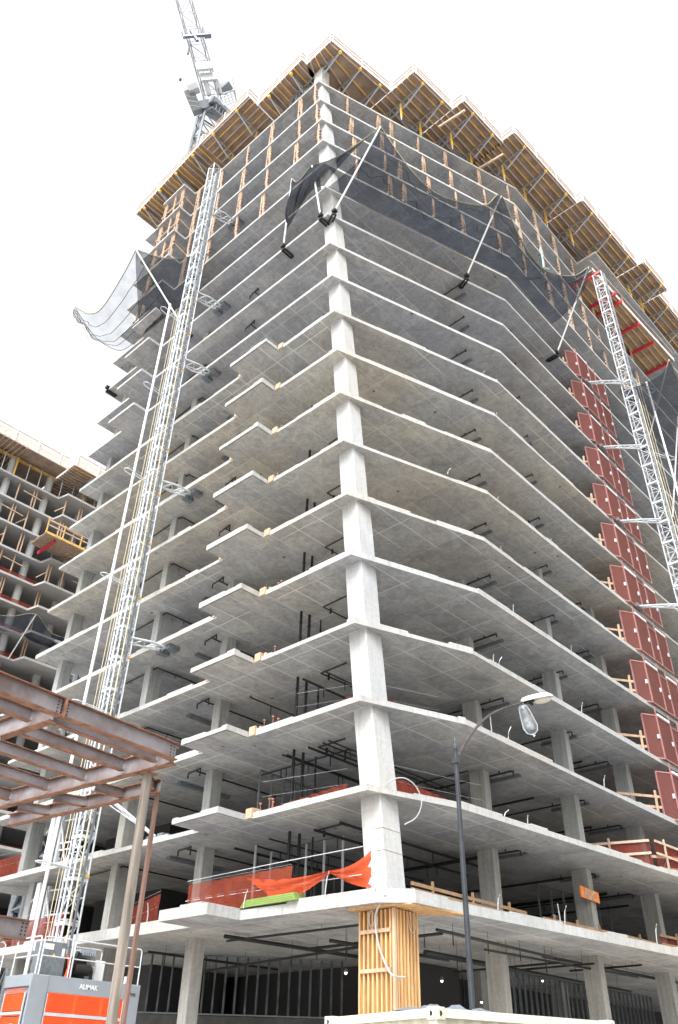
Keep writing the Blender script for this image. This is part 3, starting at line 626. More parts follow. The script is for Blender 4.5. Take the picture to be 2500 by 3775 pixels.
# ------------------------------------------------------------------ red landing screens by the right hoist
def screen(k, label):
    z = zk(k); t = thing('landing_screen', (40.2, 15.0, z), label, 'landing screen', 'red mesh landing screens'); y = 15.0 if k > 2 else (14.9 if k == 2 else 13.85); h = 2.25
    def panel(a, b, name='screen_panel', zt=h):
        a, b = Vector((*a, z + .02)), Vector((*b, z + .02)); u = Vector((0, 0, zt))
        m = MB(); m.add([a, b, b + u, a + u], [(0, 1, 2, 3)]); o = m.build(name, M['screen'], t)
        f = MB()
        for p, q in ((a, b), (a + u, b + u), (a, a + u), (b, b + u)): f.bar(p, q, .06)
        f.build('panel_frame', M['red_frame'], o)
        f = MB(); c = a.lerp(b, .86); f.bar(c + u * .45, c + u * .55, .12); f.build('latch', M['galv'], o)
    panel((39.45, y + .45), (40.2, y)); panel((40.25, y), (41.85, y)); panel((41.9, y), (42.9, y), zt=h - .12); panel((42.95, y), (44.35, y))
    for x in (40.22, 41.88, 42.92, 44.38): MB().bar((x, y, z), (x, y, z + 3 - TH), .05).build('upright', M['red_frame'], t)
    m = MB(); m.bar((40.35, y - .02, z + h + .12), (41.75, y - .02, z + h + .12), .06, .12); m.bar((43.0, y - .02, z + h + .12), (44.3, y - .02, z + h + .12), .06, .12); m.build('header_rail', M['white'], t)
    # timber guard behind the return
    m = MB(); m.bar((38.9, y + .5, z), (39.0, y + .5, z + 1.25), .09); m.bar((37.6, y + 1.8, z + 1.05), (39.6, y + .4, z + 1.05), .05, .12); m.bar((37.6, y + 1.8, z + .55), (39.6, y + .4, z + .55), .05, .12)
    m.build('timber_guard', M['timber'], t)
for k in range(1, 13): screen(k, 'red mesh landing screens on the %s deck above the ground' % ORD[k + 1])

# ------------------------------------------------------------------ hoist masts
def hoist_mast(cx, cy, z0, z1, w, label, tube, ties, plates):
    t = thing('hoist_mast', (cx, cy, z0), label, 'hoist mast', 'construction hoist masts'); n = int((z1 - z0) / 1.508)
    m = MB(); m.lattice((cx, cy, z0), (cx, cy, z1), (w / 2, 0, 0), (0, w / 2, 0), .04, .03, 2 * n)
    for i in range(n):
        z = z0 + i * 1.508; m.box(cx - w / 2 - .03, cx + w / 2 + .03, cy - w / 2 - .03, cy - w / 2 + .05, z - .05, z + .07); m.box(cx - w / 2 - .05, cx - w / 2 + .06, cy - w / 2, cy + w / 2, z - .05, z + .07)
    m.build('lattice_mast', M['galv'], t)
    m = MB(); m.bar((cx + .05, cy - w / 2 - .09, z0), (cx + .05, cy - w / 2 - .09, z1), .07); m.build('gear_rack', M['galvd'], t)
    for i in range(1, n, 2): z = z0 + i * 1.508; MB().box(cx + w / 2 - .16, cx + w / 2 + .03, cy - w / 2 - .06, cy - w / 2 - .03, z + .1, z + .22).build('yellow_tag', M['timber_y'], t)
    tx, ty, tz = tube
    m = MB(); m.tube([(tx, ty, z0), (tx, ty, tz)], .07, 8); m.build('guide_pole', M['white'], t)
    m = MB(); dx, dy = (cx - tx), (cy - ty)
    for q in (.38, .5): m.tube([(tx + dx * q, ty + dy * q, z0), (tx + dx * q, ty + dy * q, tz)], .017, 6)
    m.tube([(cx - w * .3, cy - w * .8, z0), (cx - w * .3, cy - w * .8, z1 - 14)], .03, 6); m.build('power_cable', M['cable'], t)
    m = MB(); m.tube([(tx + dx * .72, ty + dy * .72, z0), (tx + dx * .72, ty + dy * .72, tz)], .045, 8); m.build('guide_pole', M['galv'], t)
    for z in ties:      # brackets holding the guide pole, with the hooked cable guide
        d = Vector((tx - cx, ty - cy, 0)).normalized(); c = Vector((cx, cy, z)); s = Vector((-d.y, d.x, 0)) * .16; L = math.hypot(dx, dy) + .45
        m = MB(); m.tube([c + s, c + d * L * .8 + s, c + d * L + s, c + d * (L + .12) + s * .3, c + d * (L + .12) - s * .3, c + d * L - s, c + d * L * .6 - s], .025, 6); m.tube([c, c + d * (L - .5)], .035, 6); m.build('guide_bracket', M['galv'], t)
    return t
def tie(t, a, b, wdt, plate):
    """lattice tie arm from the mast to the slab, with a bolted foot"""
    a, b = Vector(a), Vector(b); s = (b - a).cross(Vector((0, 0, 1))).normalized() * wdt; m = MB(); mid = a.lerp(b, .5)
    m.tube([a + s * .7, mid + s, b + s * .6], .05, 6); m.tube([a - s * .7, mid - s, b - s * .6], .05, 6)
    prev = a + s * .7
    for i in range(1, 7):
        q = a.lerp(b, i / 6) + s * (.85 if i % 2 == 0 else -.85); m.bar(prev, q, .045); prev = q
    m.tube([a + Vector((0, 0, -.25)), b], .028, 6); m.build('tie_arm', M['galv'], t)
    m = MB(); x, y = plate
    if x: m.box(b.x - .12, b.x + .45, b.y - .55, b.y - .2, b.z - .12, b.z + .1); m.box(b.x - .1, b.x + .45, b.y + .2, b.y + .55, b.z - .12, b.z + .1); m.bar(b + Vector((.2, -.5, 0)), b + Vector((.2, .5, 0)), .08)
    else: m.box(b.x - .4, b.x + .4, b.y - .1, b.y + .4, b.z - .12, b.z + .1)
    m.build('tie_foot', M['galvd'], t)
ml = hoist_mast(17.28, 29.5, .3, 55.9, .62, 'left hoist mast, tall galvanised lattice with tan cables', (15.98, 29.35, 39.6), [8.2, 14.4, 20.5, 26.6, 32.6, 38.8], None)
for k in (4, 7, 10, 12, 15): tie(ml, (17.55, 29.4, zk(k) - TH - .18), (19.3, 29.1, zk(k) - TH - .1), .36, (1, 0))
tie(ml, (17.55, 29.4, 11.2), (19.3, 27.6, zk(1) + .12), .34, (1, 0))
mr = hoist_mast(43.3, 13.0, .3, 54.6, .7, 'right hoist mast, tall galvanised lattice beside the red screens', (45.0, 12.2, 43.5), [12, 18, 24.5, 30.6, 36.5, 42.8], None)
for k in (6, 8, 10, 12): tie(mr, (43.0, 13.1, zk(k) + .3), (41.3, 15.0, zk(k) + .15), .14, (0, 1))

# ------------------------------------------------------------------ hoist car at the foot of the left mast
t = thing('hoist_car', (14.87, 26.85, 0), 'grey hoist car with orange louvred sides and railed roof', 'hoist car')
X0, X1, Y0, Y1, ZT = 14.87, 19.0, 26.85, 28.5, 4.42
m = MB(); m.box(X0 + .05, X1, Y0 + .04, Y1, 1.6, ZT - .03); m.build('cabin_shell', M['grey'], t)
m = MB(); m.box(X0 - .01, X1 + .02, Y0 - .005, Y0 + .05, ZT - .45, ZT + .02); m.box(X0 - .02, X0 + .05, Y0, Y1, ZT - .32, ZT + .02); m.build('header_panel', M['grey'], t, bevel=.012)
m = MB(); m.box(X0 - .02, X0 + .62, Y0 - .02, Y0 + .04, 1.5, ZT + .02); m.build('corner_post', M['grey'], t, bevel=.03); m = MB(); m.box(X1 - .55, X1 + .03, Y0 - .015, Y0 + .04, 1.5, ZT + .01); m.build('corner_post', M['grey'], t, bevel=.03)
def louvre(x0, x1, z0, z1):
    m = MB(); m.box(x0, x1, Y0 - .0, Y0 + .035, z0, z1); n = int((z1 - z0) / .055)
    for i in range(n): z = z0 + (i + .5) * (z1 - z0) / n; m.box(x0 + .03, x1 - .03, Y0 - .018, Y0 + .0, z - .012, z + .008)
    m.build('louvre_panel', M['orange'], t)
m = MB(); m.box(X0 + .67, X0 + 3.52, Y0 + .005, Y0 + .045, 1.6, ZT - .44); m.build('panel_backing', M['orange'], t)
for z0, z1 in ((3.45, 3.97), (2.8, 3.33), (2.15, 2.68)):
    for x0, x1 in ((X0 + .68, X0 + 1.62), (X0 + 1.7, X0 + 2.64), (X0 + 2.72, X0 + 3.5)): louvre(x0, x1, z0, z1)
    m = MB(); m.box(X0 - .03, X0 - .0, Y0 + .2, Y1 - .25, z0, z1 - .05)
    for i in range(10): z = z0 + .05 + i * .058; m.box(X0 - .045, X0 - .03, Y0 + .23, Y1 - .28, z, z + .02)
    m.build('louvre_panel', M['orange'], t)
m = MB(); m.box(X0 + .64, X0 + 3.56, Y0 - .022, Y0 + .03, 3.345, 3.435); m.box(X0 + .64, X0 + .67, Y0 - .012, Y0 + .03, 1.6, 3.96); m.box(X0 + 3.52, X0 + 3.56, Y0 - .012, Y0 + .03, 1.6, 3.96)
m.box(X0 - .04, X0 - .0, Y0 + .15, Y0 + .19, 1.6, 3.95); m.box(X0 - .04, X0, Y1 - .24, Y1 - .2, 1.6, 3.95); m.box(X0 - .052, X0, Y0 + .19, Y1 - .2, 3.345, 3.42); m.build('panel_trim', M['greyl'], t)
m = MB(); m.box(X0 - .05, X0 - .046, Y0 + .5, Y0 + .75, 2.75, 3.1); m.build('notice', M['white'], t)
def text(body, size, loc, rot, mat, parent, ext=.004, name='lettering'):
    c = bpy.data.curves.new(name, 'FONT'); c.body = body; c.size = size; c.extrude = ext; c.offset = size * .02; o = bpy.data.objects.new(name, c); col.objects.link(o)
    o.data.materials.append(mat); bpy.context.view_layer.update(); dg = bpy.context.evaluated_depsgraph_get(); me = bpy.data.meshes.new_from_object(o.evaluated_get(dg))
    bpy.data.objects.remove(o); o = bpy.data.objects.new(name, me); col.objects.link(o); o.parent = parent; o.location = Vector(loc) - parent.location; o.rotation_euler = rot; return o
text('ALIMAK', .2, (X0 + 1.75, Y0 - .012, ZT - .27), (R(90), 0, 0), M['white'], t); text('H7192', .13, (X1 - .5, Y0 - .02, ZT - .33), (R(90), 0, 0), M['bolt'], t)
def rail_loop(x0, y0, x1, y1, nm='roof_railing'):
    a, b = Vector((x0, y0, ZT)), Vector((x1, y1, ZT)); d = (b - a).normalized() * .1; m = MB(); U = lambda h: Vector((0, 0, h))
    m.tube([a, a + U(1.0), a + d * .3 + U(1.08), a + d + U(1.1), b - d + U(1.1), b - d * .3 + U(1.08), b + U(1.0), b], .024, 6); m.tube([a + U(.55), b + U(.55)], .02, 6); m.build(nm, M['galv'], t)
rail_loop(X0 + .1, Y0 + .05, X0 + .1, Y1 - .1); rail_loop(X0 + .2, Y0 + .02, X0 + 1.25, Y0 + .02); rail_loop(X0 + 1.35, Y0 + .02, X0 + 3.0, Y0 + .02); rail_loop(X0 + 3.05, Y0 + .02, X1 - .1, Y0 + .02); rail_loop(X0 + 2.2, Y1 - .2, X1 - .8, Y1 - .2)
m = MB(); m.box(X0 + .35, X0 + 1.25, Y0 + .35, Y0 + .85, ZT, ZT + 1.02); m.build('control_cabinet', M['galvd'], t, bevel=.015)
m = MB(); m.box(X0 + .42, X0 + .75, Y0 + .34, Y0 + .349, ZT + .78, ZT + .95); m.box(X0 + 1.08, X0 + 1.18, Y0 + .34, Y0 + .349, ZT + .62, ZT + .85); m.build('label_plate', M['white'], t)
m = MB(); m.add([(X0 + .74, Y0 + .338, ZT + .6), (X0 + .86, Y0 + .338, ZT + .6), (X0 + .8, Y0 + .338, ZT + .7)], [(0, 1, 2)]); m.build('warning_triangle', M['yellow'], t)
m = MB(); m.tube([(X0 + 1.25, Y0 + .4, ZT + .7), (X0 + 1.38, Y0 + .35, ZT + .6), (X0 + 1.42, Y0 + .35, ZT + .3), (X0 + 1.35, Y0 + .35, ZT)], .035, 8); m.tube([(X0 + 1.7, Y0 + .6, ZT + .8), (X0 + 1.62, Y0 + .5, ZT + .5), (X0 + 1.6, Y0 + .5, ZT)], .02, 8); m.build('hose', M['orange'], t)
m = MB(); m.tube([(X0 + 1.75, Y0 + .5, ZT + .32), (X0 + 2.25, Y0 + .38, ZT + .32)], .17, 14); m.tube([(X0 + 2.25, Y0 + .38, ZT + .32), (X0 + 2.32, Y0 + .365, ZT + .32)], .12, 12); m.box(X0 + 1.5, X0 + 2.3, Y0 + .7, Y0 + 1.2, ZT, ZT + .7); m.bar((X0 + 1.6, Y0 + .5, ZT), (X0 + 1.85, Y0 + .6, ZT + .85), .1); m.build('drive_motor', M['bolt'], t)
m = MB(); m.box(X0 + 1.9, X0 + 2.6, Y0 + .9, Y0 + 1.0, ZT, ZT + .95); m.box(X0 + 1.9, X0 + 2.5, Y0 + .55, Y0 + .95, ZT + .82, ZT + .95)
for i in range(6): m.box(X0 + 1.98 + i * .09, X0 + 2.03 + i * .09, Y0 + .5, Y0 + .55, ZT + .76, ZT + .9)
m.build('drive_housing', M['grey'], t)
m = MB(); m.box(X0 + 2.75, X0 + 3.1, Y0 + .8, Y0 + .85, ZT, ZT + .7); m.build('white_panel', M['white'], t)
m = MB(); m.box(X0 + 3.6, X0 + 3.7, Y0 + .15, Y0 + .25, ZT, ZT + .25); m.build('white_stub', M['white'], t)
# second, lower landing enclosure left of the car
t = thing('hoist_enclosure', (11.8, 28.6, 0), 'grey steel base enclosure with railing at the bottom left photo edge', 'enclosure')
m = MB(); m.box(11.2, 14.75, 28.6, 28.9, 0, 4.3); m.build('wall_panel', M['grey'], t); m = MB(); m.box(14.45, 14.72, 28.52, 28.6, 3.75, 4.0); m.build('orange_plate', M['orange'], t)
for x0, x1 in ((11.3, 12.6), (12.7, 14.0), (14.1, 14.7)):
    m = MB(); m.tube([(x0, 28.7, 4.3), (x0, 28.7, 5.35), (x0 + .1, 28.7, 5.42), (x1 - .1, 28.7, 5.42), (x1, 28.7, 5.35), (x1, 28.7, 4.3)], .024, 6); m.tube([(x0, 28.7, 4.85), (x1, 28.7, 4.85)], .02, 6); m.build('railing', M['galv'], t)
m = MB(); m.tube([(14.5, 28.5, 3.7), (14.35, 28.4, 2.8), (14.3, 28.4, 1.2)], .025, 6); m.build('red_cable', M['red'], t)

# white steel trusses and stacked frames on the first two decks behind the mast
for k, lab in ((0, 'white lattice frame standing on the first deck behind the hoist mast'), (1, 'white lattice frame standing on the second deck behind the hoist mast')):
    z = zk(k); t = thing('lattice_frame', (19.6, 33, z), lab, 'lattice frame', 'white lattice frames')
    MB().box(19.4, 19.6, 36.0, 36.3, z, z + 2.5).build('end_post', M['white'], t); MB().box(19.75, 19.9, 35.8, 36.0, z, z + 2.4).build('end_post', M['greyl'], t)
    m = MB()
    for zz in (z + .9, z + 1.2, z + 2.2): m.bar((19.8, 36, zz), (20.1, 34.3, zz), .07)
    for i in range(2): m.bar((19.72 + .13 * i, 35.9 - .8 * i, z + (.2 if i % 2 else 2.2)), (19.72 + .13 * (i + 1), 35.9 - .8 * (i + 1), z + (2.2 if i % 2 else .2)), .06)
    m.bar((19.9, 37.3, z + .2), (19.7, 36.2, z + 1.3), .09); m.bar((19.9, 37.3, z + .2), (19.7, 36.2, z + .1), .07); m.bar((19.9, 37.4, z + 1.9), (19.7, 36.2, z + 2.2), .09); m.build('lattice', M['greyl'], t)


# ------------------------------------------------------------------ debris netting, guard rails, materials on the decks
def drape(pts, h, label, mat=None, wires=True, fold=.05, name='debris_netting'):
    a = Vector(pts[0]); t = thing(name, a, label, 'debris netting'); m = MB(); P = resample([Vector(p) for p in pts], 40); H = h if callable(h) else (lambda s: h)
    v = []; f = []
    for j in range(6):
        for i, p in enumerate(P): v.append(p + Vector((math.sin(i * 1.3 + j) * fold, math.cos(i * 1.9 + j * .6) * fold, H(i / 40) * j / 5 + .02)))
    n = len(P)
    for j in range(5):
        for i in range(n - 1): f.append((j * n + i, j * n + i + 1, (j + 1) * n + i + 1, (j + 1) * n + i))
    m.add(v, f); m.build('net_sheet', mat or M['debris_d'], t, smooth=True)
    if wires:
        m = MB(); u = Vector((0, 0, 1.12)); m.tube([p + u for p in (Vector(pts[0]), Vector(pts[-1]))] if len(pts) == 2 else [Vector(p) + u for p in pts], .004, 4); m.tube([Vector(p) + Vector((0, 0, .6)) for p in pts], .003, 4); m.build('wire_rope', M['galv'], t)
    return t
z = zk(0)
drape([(19.1, 24.9, z), (19.2, 19.8, z)], 1.05, 'long orange netting stretched behind the wire on the first deck', M['debris_m'], fold=.03)
def swag(s): return .35 + .75 * abs(2 * ((s * 1.0) % 1) - 1) ** 1.3
t = thing('netting_swag', (19.3, 20.6, z), 'bright orange net gathered in a knot beside the corner column', 'debris netting')
kn = bx((1222, 3208), 19.25); e1 = Vector((19.6, 16.75, z + 1.2)); m = MB(); P = []
for (A, Bq, C, D) in ((Vector((19.15, 21.9, z + .95)), kn, Vector((19.15, 20.2, z)), kn - Vector((0, 0, .1))), (kn, e1, kn - Vector((0, 0, .1)), Vector((19.6, 16.75, z + .12)))):
    v = []; f = []
    for j in range(9):
        for i in range(21):
            s = i / 20; p = A.lerp(Bq, s).lerp(C.lerp(D, s), j / 8); q = 4 * s * (1 - s); p.z -= .13 * q * (1 - .4 * j / 8); p.x += .04 * math.sin(j * 1.7 + s * 3) - .03; v.append(p)
    for j in range(8):
        for i in range(20): a = j * 21 + i; f.append((a, a + 1, a + 22, a + 21))
    m.add(v, f)
m.build('net_sheet', netting('bright_orange_net', (.62, .1, .04), .72, fold=.2), t, smooth=True)
m = MB(); m.tube([(19.1, 25, z + 1.2), (19.2, 20.6, z + 1.25), e1 + Vector((0, 0, .15))], .014, 5); m.tube([(19.1, 25, z + .55), (19.2, 20.6, z + .5), (19.4, 17.0, z + .5)], .012, 5); m.build('wire_rope', M['galv'], t)
drape([(20.6, 31.0, z), (19.3, 26.8, z)], 1.0, 'dull red netting on the first deck left of the square column', fold=.02)
drape([(19.1, 40, z), (19.2, 33, z)], .9, 'dark red netting at the far left of the first deck', fold=.02)
drape([(19.1, 41, zk(1)), (19.2, 38, zk(1))], .9, 'dark red netting at the far left of the second deck', fold=.02)
z = zk(1); drape([(19.3, 21.6, z), (20.1, 18.3, z)], lambda s: .1 + .5 * s, 'rust red netting rising towards the corner column on the second deck'); drape([(20.6, 16.9, z), (24.5, 15.8, z)], lambda s: .75 - .65 * s, 'rust red netting falling away right of the corner on the second deck')
z = zk(2); drape([(19.4, 20.2, z), (20.1, 18.2, z)], lambda s: .1 + .55 * s, 'small rust red net left of the corner on the third deck'); drape([(20.6, 17.4, z), (23, 16.4, z)], lambda s: .75 - .65 * s, 'small rust red net right of the corner on the third deck')
z = zk(3); drape([(19.6, 19.2, z), (20.1, 18.4, z)], lambda s: .1 + .3 * s, 'tiny rust red net beside the corner on the fourth deck', wires=False)
def guard(a, b, z, n, label, net=True, h=1.1, colr='guard', gap=0):
    a, b = Vector((*a, z)), Vector((*b, z)); t = thing('guard_rail', a, label, 'guard rail', 'timber guard rails')
    for q in (h - .08, h * .5): MB().bar(a + Vector((0, 0, q)), b + Vector((0, 0, q)), .045, .1).build('rail', M[colr], t)
    for i in range(n): p = a.lerp(b, (i + .5) / n); MB().bar(p, p + Vector((0, 0, h + .12)), .07).build('post', M[colr], t)
    if net:
        m = MB(); d = (b - a).cross(Vector((0, 0, 1))).normalized() * .06; m.add([a - d, b - d, b - d + Vector((0, 0, h - .1)), a - d + Vector((0, 0, h - .1))], [(0, 1, 2, 3)]); m.build('net_sheet', M['debris_d'], t)
z = zk(0)
guard((20.9, 16.3), (27.3, 16.2), z, 3, 'timber rail on the first deck between the corner and second columns', False, .5); guard((28.2, 16.1), (32.5, 15.7), z, 3, 'timber rail on the first deck left of the signed column', True, .45); guard((33.3, 15.6), (36.2, 15.5), z, 1, 'short timber rail right of the signed column', True, .45); guard((36.4, 15.4), (44.5, 14.6), z, 3, 'timber rail with red net at the right end of the first deck', True, .8)
z = zk(1)
guard((33.9, 17.6), (35.0, 14.5), z, 1, 'end return of the netted timber guard on the second deck', True, 1.15, 'timber_w'); guard((35.2, 14.35), (40.2, 14.05), z, 3, 'pale timber guard with red net on the right of the second deck', True, 1.15, 'timber_w')
t = thing('lumber_bundle', (18.4, 19.5, zk(0)), 'flat bundle of lime green steel studs on the first deck edge', 'stud bundle')
for i in range(4):
    m = MB(); m.box(18.98, 19.45, 19.35 + .02 * i, 21.9 - .05 * i, zk(0) + .01 + .055 * i, zk(0) + .058 + .055 * i); m.build('stud_layer', M['green'], t)
t = thing('blue_sheet', (18.2, 23.2, zk(0)), 'crumpled blue sheet on the first deck balcony', 'sheet')
m = MB(); v = []; 
for j in range(5):
    for i in range(9): v.append((18.0 + .12 * j, 22.6 + .14 * i, zk(0) + .02 + .06 * random.random()))
m.add(v, [(j * 9 + i, j * 9 + i + 1, (j + 1) * 9 + i + 1, (j + 1) * 9 + i) for j in range(4) for i in range(8)]); m.build('sheet', M['blue'], t)
# orange board on the second right-hand column
c = Vector((32.1, 16.36, 8.0)); t = thing('sign_board', c, 'tilted orange board lettered FDC fixed to the right-hand column', 'sign')
m = MB(); m.add([(31.75, 16.3, 8.4), (33.05, 16.2, 8.3), (33.05, 16.2, 7.9), (31.75, 16.3, 7.98), (31.75, 16.34, 8.4), (33.05, 16.24, 8.3), (33.05, 16.24, 7.9), (31.75, 16.34, 7.98)], [(3, 2, 1, 0), (4, 5, 6, 7), (0, 1, 5, 4), (1, 2, 6, 5), (2, 3, 7, 6), (3, 0, 4, 7)]); m.build('board', M['signo'], t)
text('FDC', .42, (31.98, 16.26, 8.02), (R(90), R(5), -.077), M['signg'], t)

# ------------------------------------------------------------------ column formwork box and soffit form under the first deck
t = thing('column_form', (20.5, 16.7, 0), 'tall orange timber form box around the ground-storey corner column', 'column form')
fx0, fx1, fy0, fy1 = 20.0, 21.02, 16.28, 17.55
m = MB(); m.box(fx0, fx1, fy0, fy1, 0, zk(0) - th(0) - .06); m.build('form_panel', M['formply'], t)
for i in range(8):
    y = fy0 + .05 + i * (fy1 - fy0 - .1) / 7; MB().box(fx0 - .11, fx0 - .002, y - .03, y + .03, .05, zk(0) - th(0) - .08).build('stud', M['formox'], t)
for i in range(7):
    x = fx0 + .05 + i * (fx1 - fx0 - .1) / 6; MB().box(x - .03, x + .03, fy0 - .11, fy0 - .002, .05, zk(0) - th(0) - .08).build('stud', M['formox'], t)
MB().box(fx0 - .13, fx0 - .04, fy0 - .13, fy0 - .04, .05, zk(0) - th(0) - .07).build('corner_stud', M['timber'], t); MB().box(fx0 - .06, fx0 + .02, fy1, fy1 + .03, .05, zk(0) - th(0) - .08).build('edge_strip', M['red_frame'], t)
for zz in (5.35, 4.35, 3.1): MB().box(fx0 - .16, fx0 - .112, fy0 + .02, fy1 - .1, zz, zz + .1).build('waler', M['timber'], t)
m = MB(); m.tube([(fx0 - .13, fy1 + .02, 2.85), (fx0 - .14, fy1 - .3, 2.95), (fx0 - .15, fy0 + .35, 3.0), (fx0 - .14, fy0 - .13, 2.78), (fx0 + .5, fy0 - .14, 2.8), (fx1 + .02, fy0 - .12, 3.02)], .035, 5); m.build('strap', M['cream'], t)
t = thing('soffit_form', (20.2, 16.4, zk(0) - .3), 'orange plywood tray under the slab around the column form', 'plywood form')
m = MB(); zz = zk(0) - th(0) - .022; m.prism([(19.55, 17.7), (19.5, 16.5), (19.9, 15.55), (22.4, 15.3), (21.4, 16.6), (20.9, 17.9)], zz - .02, zz + .018); m.build('plywood', M['formox'], t)
t = thing('white_tube', (19.5, 16.2, 5), 'long limp white plastic tube hanging down the timber column box', 'tube')
m = MB(); m.tube(curve([bx((1421, 3297), 19.45), bx((1392, 3350), 19.5), bx((1384, 3400), 19.65), bx((1395, 3480), 19.72), bx((1420, 3550), 19.74), by((1447, 3595), 16.0), by((1494, 3603), 16.0)], 6), .028, 6); m.build('tube', M['conduit'], t)
t = thing('wire_loops', (19.8, 17.0, 5.5), 'coils of thin wire hooked on top of the timber column box', 'wire')
m = MB(); 
for c0, r0 in ((Vector((fx0 - .14, 17.0, 5.75)), .12), (Vector((fx0 - .14, 16.93, 5.7)), .16), (Vector((fx0 + .7, fy0 - .13, 5.7)), .17)):
    pl = c0.x < fx0; m.tube([c0 + (Vector((0, math.cos(a) * r0, math.sin(a) * r0 * 1.8)) if pl else Vector((math.cos(a) * r0, 0, math.sin(a) * r0 * 1.8))) for a in [i * .52 for i in range(13)]], .01, 4)
m.build('wire', M['galv'], t)

# ------------------------------------------------------------------ steel frame in the foreground
t = thing('steel_frame', (10, 14, 0), 'rust-brown steel beam frame on slim columns in the left foreground', 'steel frame')
S = Vector((-.994, -.11, 0)); N = Vector((-.11, .994, 0))
def ibeam(a, b, z, h=.34, w=.19, name='beam', tf=.02):
    a, b = Vector((*a, z)), Vector((*b, z)); d = (b - a).normalized(); m = MB()
    m.cm = 0; m.bar(a + Vector((0, 0, h / 2)), b + Vector((0, 0, h / 2)), .014, h - 2 * tf - .004); m.cm = 1
    m.bar(a + Vector((0, 0, tf / 2)), b + Vector((0, 0, tf / 2)), w, tf); m.bar(a + Vector((0, 0, h - tf / 2)), b + Vector((0, 0, h - tf / 2)), w, tf)
    o = m.build(name, [M['steel'], M['rust']], t); return o
def bolts(p, d, z, n=4, parent=None):
    d = Vector(d)
    for i in range(n):
        for s in (-.045, .045):
            c = Vector((*p, z + .07 + i * .065)) + d * s; q = d.cross(Vector((0, 0, 1))) * .014; MB().tube([c - q, c + q], .016, 6).build('bolt', M['bolt'], parent or t)
ZB = 7.2
Bp = lambda s: (10.02 + N.x * s, 14.15 + N.y * s)
pt = lambda p, s, n: (p[0] + S.x * s + N.x * n, p[1] + S.y * s + N.y * n)
b1 = ibeam((9.98, 14.02), (7.1, 13.72), ZB + .02, .36); b2 = ibeam((7.02, 13.71), (2.5, 13.2), ZB + .02, .36); bolts((7.12, 13.722), S, ZB + .03, 5, b1); bolts((6.98, 13.705), S, ZB + .03, 5, b2); bolts((9.88, 14.01), S, ZB + .03, 5, b1)
m = MB(); m.box(7.04, 7.08, 13.6, 13.82, ZB, ZB + .38); m.build('splice_plate', M['rust'], t)
ibeam(Bp(-.05), Bp(9), ZB - .02, .38); ibeam(pt(Bp(0), 3.0, .1), pt(Bp(9), 3.0, 0), ZB - .02, .38)
for s in (.4, 1.45, 2.75, 4.1, 5.6): ibeam(pt(Bp(s), .12, 0), pt(Bp(s), 2.88, 0), ZB + .06, .26, .14, 'joist_beam')
for s in (.7, 2.4, 4.1): ibeam(pt(Bp(s), 3.12, 0), pt(Bp(s), 6, 0), ZB + .06, .26, .14, 'joist_beam')
D0, D1 = (10.72, 15.45), (10.05, 21.0); ibeam(D0, D1, 7.0, .3, .18)
for s, e in ((1.0, .2), (2.6, 1.2), (4.1, 2.5), (5.5, 3.9)): ibeam((Bp(s)[0] + .1, Bp(s)[1]), (D0[0] - .11 * e - .02, D0[1] + e), 7.05, .22, .13, 'joist_beam')
def hss(x, y, z1, w, mat, name='steel_column', dx=0, dy=0):
    m = MB(); m.bar((x, y, 0), (x + dx, y + dy, z1), w, w, up=(1, 0, 0)); return m.build(name, mat, t, bevel=.012)
hss(10.0, 14.8, ZB - .02, .155, M['rust_col'], dx=.06, dy=.25); hss(10.78, 15.62, 6.98, .085, simple('brown_primed_column', (.19, .11, .085), .7, 0, .25, 2, streak=(4, 4, .6))); hss(6.72, 15.5, ZB - .02, .155, M['rust_col'])
m = MB(); m.box(9.88, 10.24, 14.9, 15.2, ZB - .045, ZB - .022); m.build('cap_plate', M['rust'], t)
o = ibeam((3.5, 16.35), (8.95, 16.72), 3.92, .36, .2); bolts((8.85, 16.71), (.997, .07, 0), 3.95, 4, o); ibeam((8.6, 16.75), (8.3, 20), 3.9, .3, .16)

# ------------------------------------------------------------------ street lamp
lx, ly = 13.19, 9.06; t = thing('street_lamp', (lx, ly, 0), 'black fluted street lamp with broken cobra head', 'street lamp')
m = MB(); m.tube([(lx, ly, .13), (lx, ly, .9), (lx, ly, 1.0), (lx, ly, 7.3)], [.1, .085, .05, .037], 16); m.build('pole', M['lamp_pole'], t, smooth=False)
m = MB()
for i in range(8):
    a = i * math.pi / 4; m.bar((lx + .05 * math.cos(a), ly + .05 * math.sin(a), 1.0), (lx + .037 * math.cos(a), ly + .037 * math.sin(a), 7.25), .01)
m.build('flute', M['lamp_pole'], t)
m = MB(); m.tube([(lx, ly, 7.2), (lx, ly, 7.24), (lx, ly, 7.3), (lx, ly, 7.34), (lx, ly, 7.4), (lx, ly, 7.5)], [.04, .055, .055, .035, .03, .006], 12); m.build('finial', M['lamp_pole'], t)
a0 = Vector((lx, ly, 7.0)); hd = bz((1925, 2590), 9.45)
m = MB(); pts = curve([a0, bz((1712, 2745), 7.55), bz((1760, 2678), 8.15), bz((1825, 2625), 8.8), hd], 6); m.tube(pts, [.034 - .008 * i / len(pts) for i in range(len(pts))], 8); o = m.build('arm', simple('rusty_arm', (.07, .055, .05), .6, .3, .4, 9), t, smooth=True)
m = MB(); m.box(lx - .055, lx + .055, ly - .055, ly + .055, 6.95, 7.05); m.build('arm_bracket', M['lamp_pole'], t)
he = bz((2037, 2572), 9.72); d = (he - hd).normalized(); L = (he - hd).length; s = d.cross(Vector((0, 0, 1))).normalized(); u = s.cross(d)
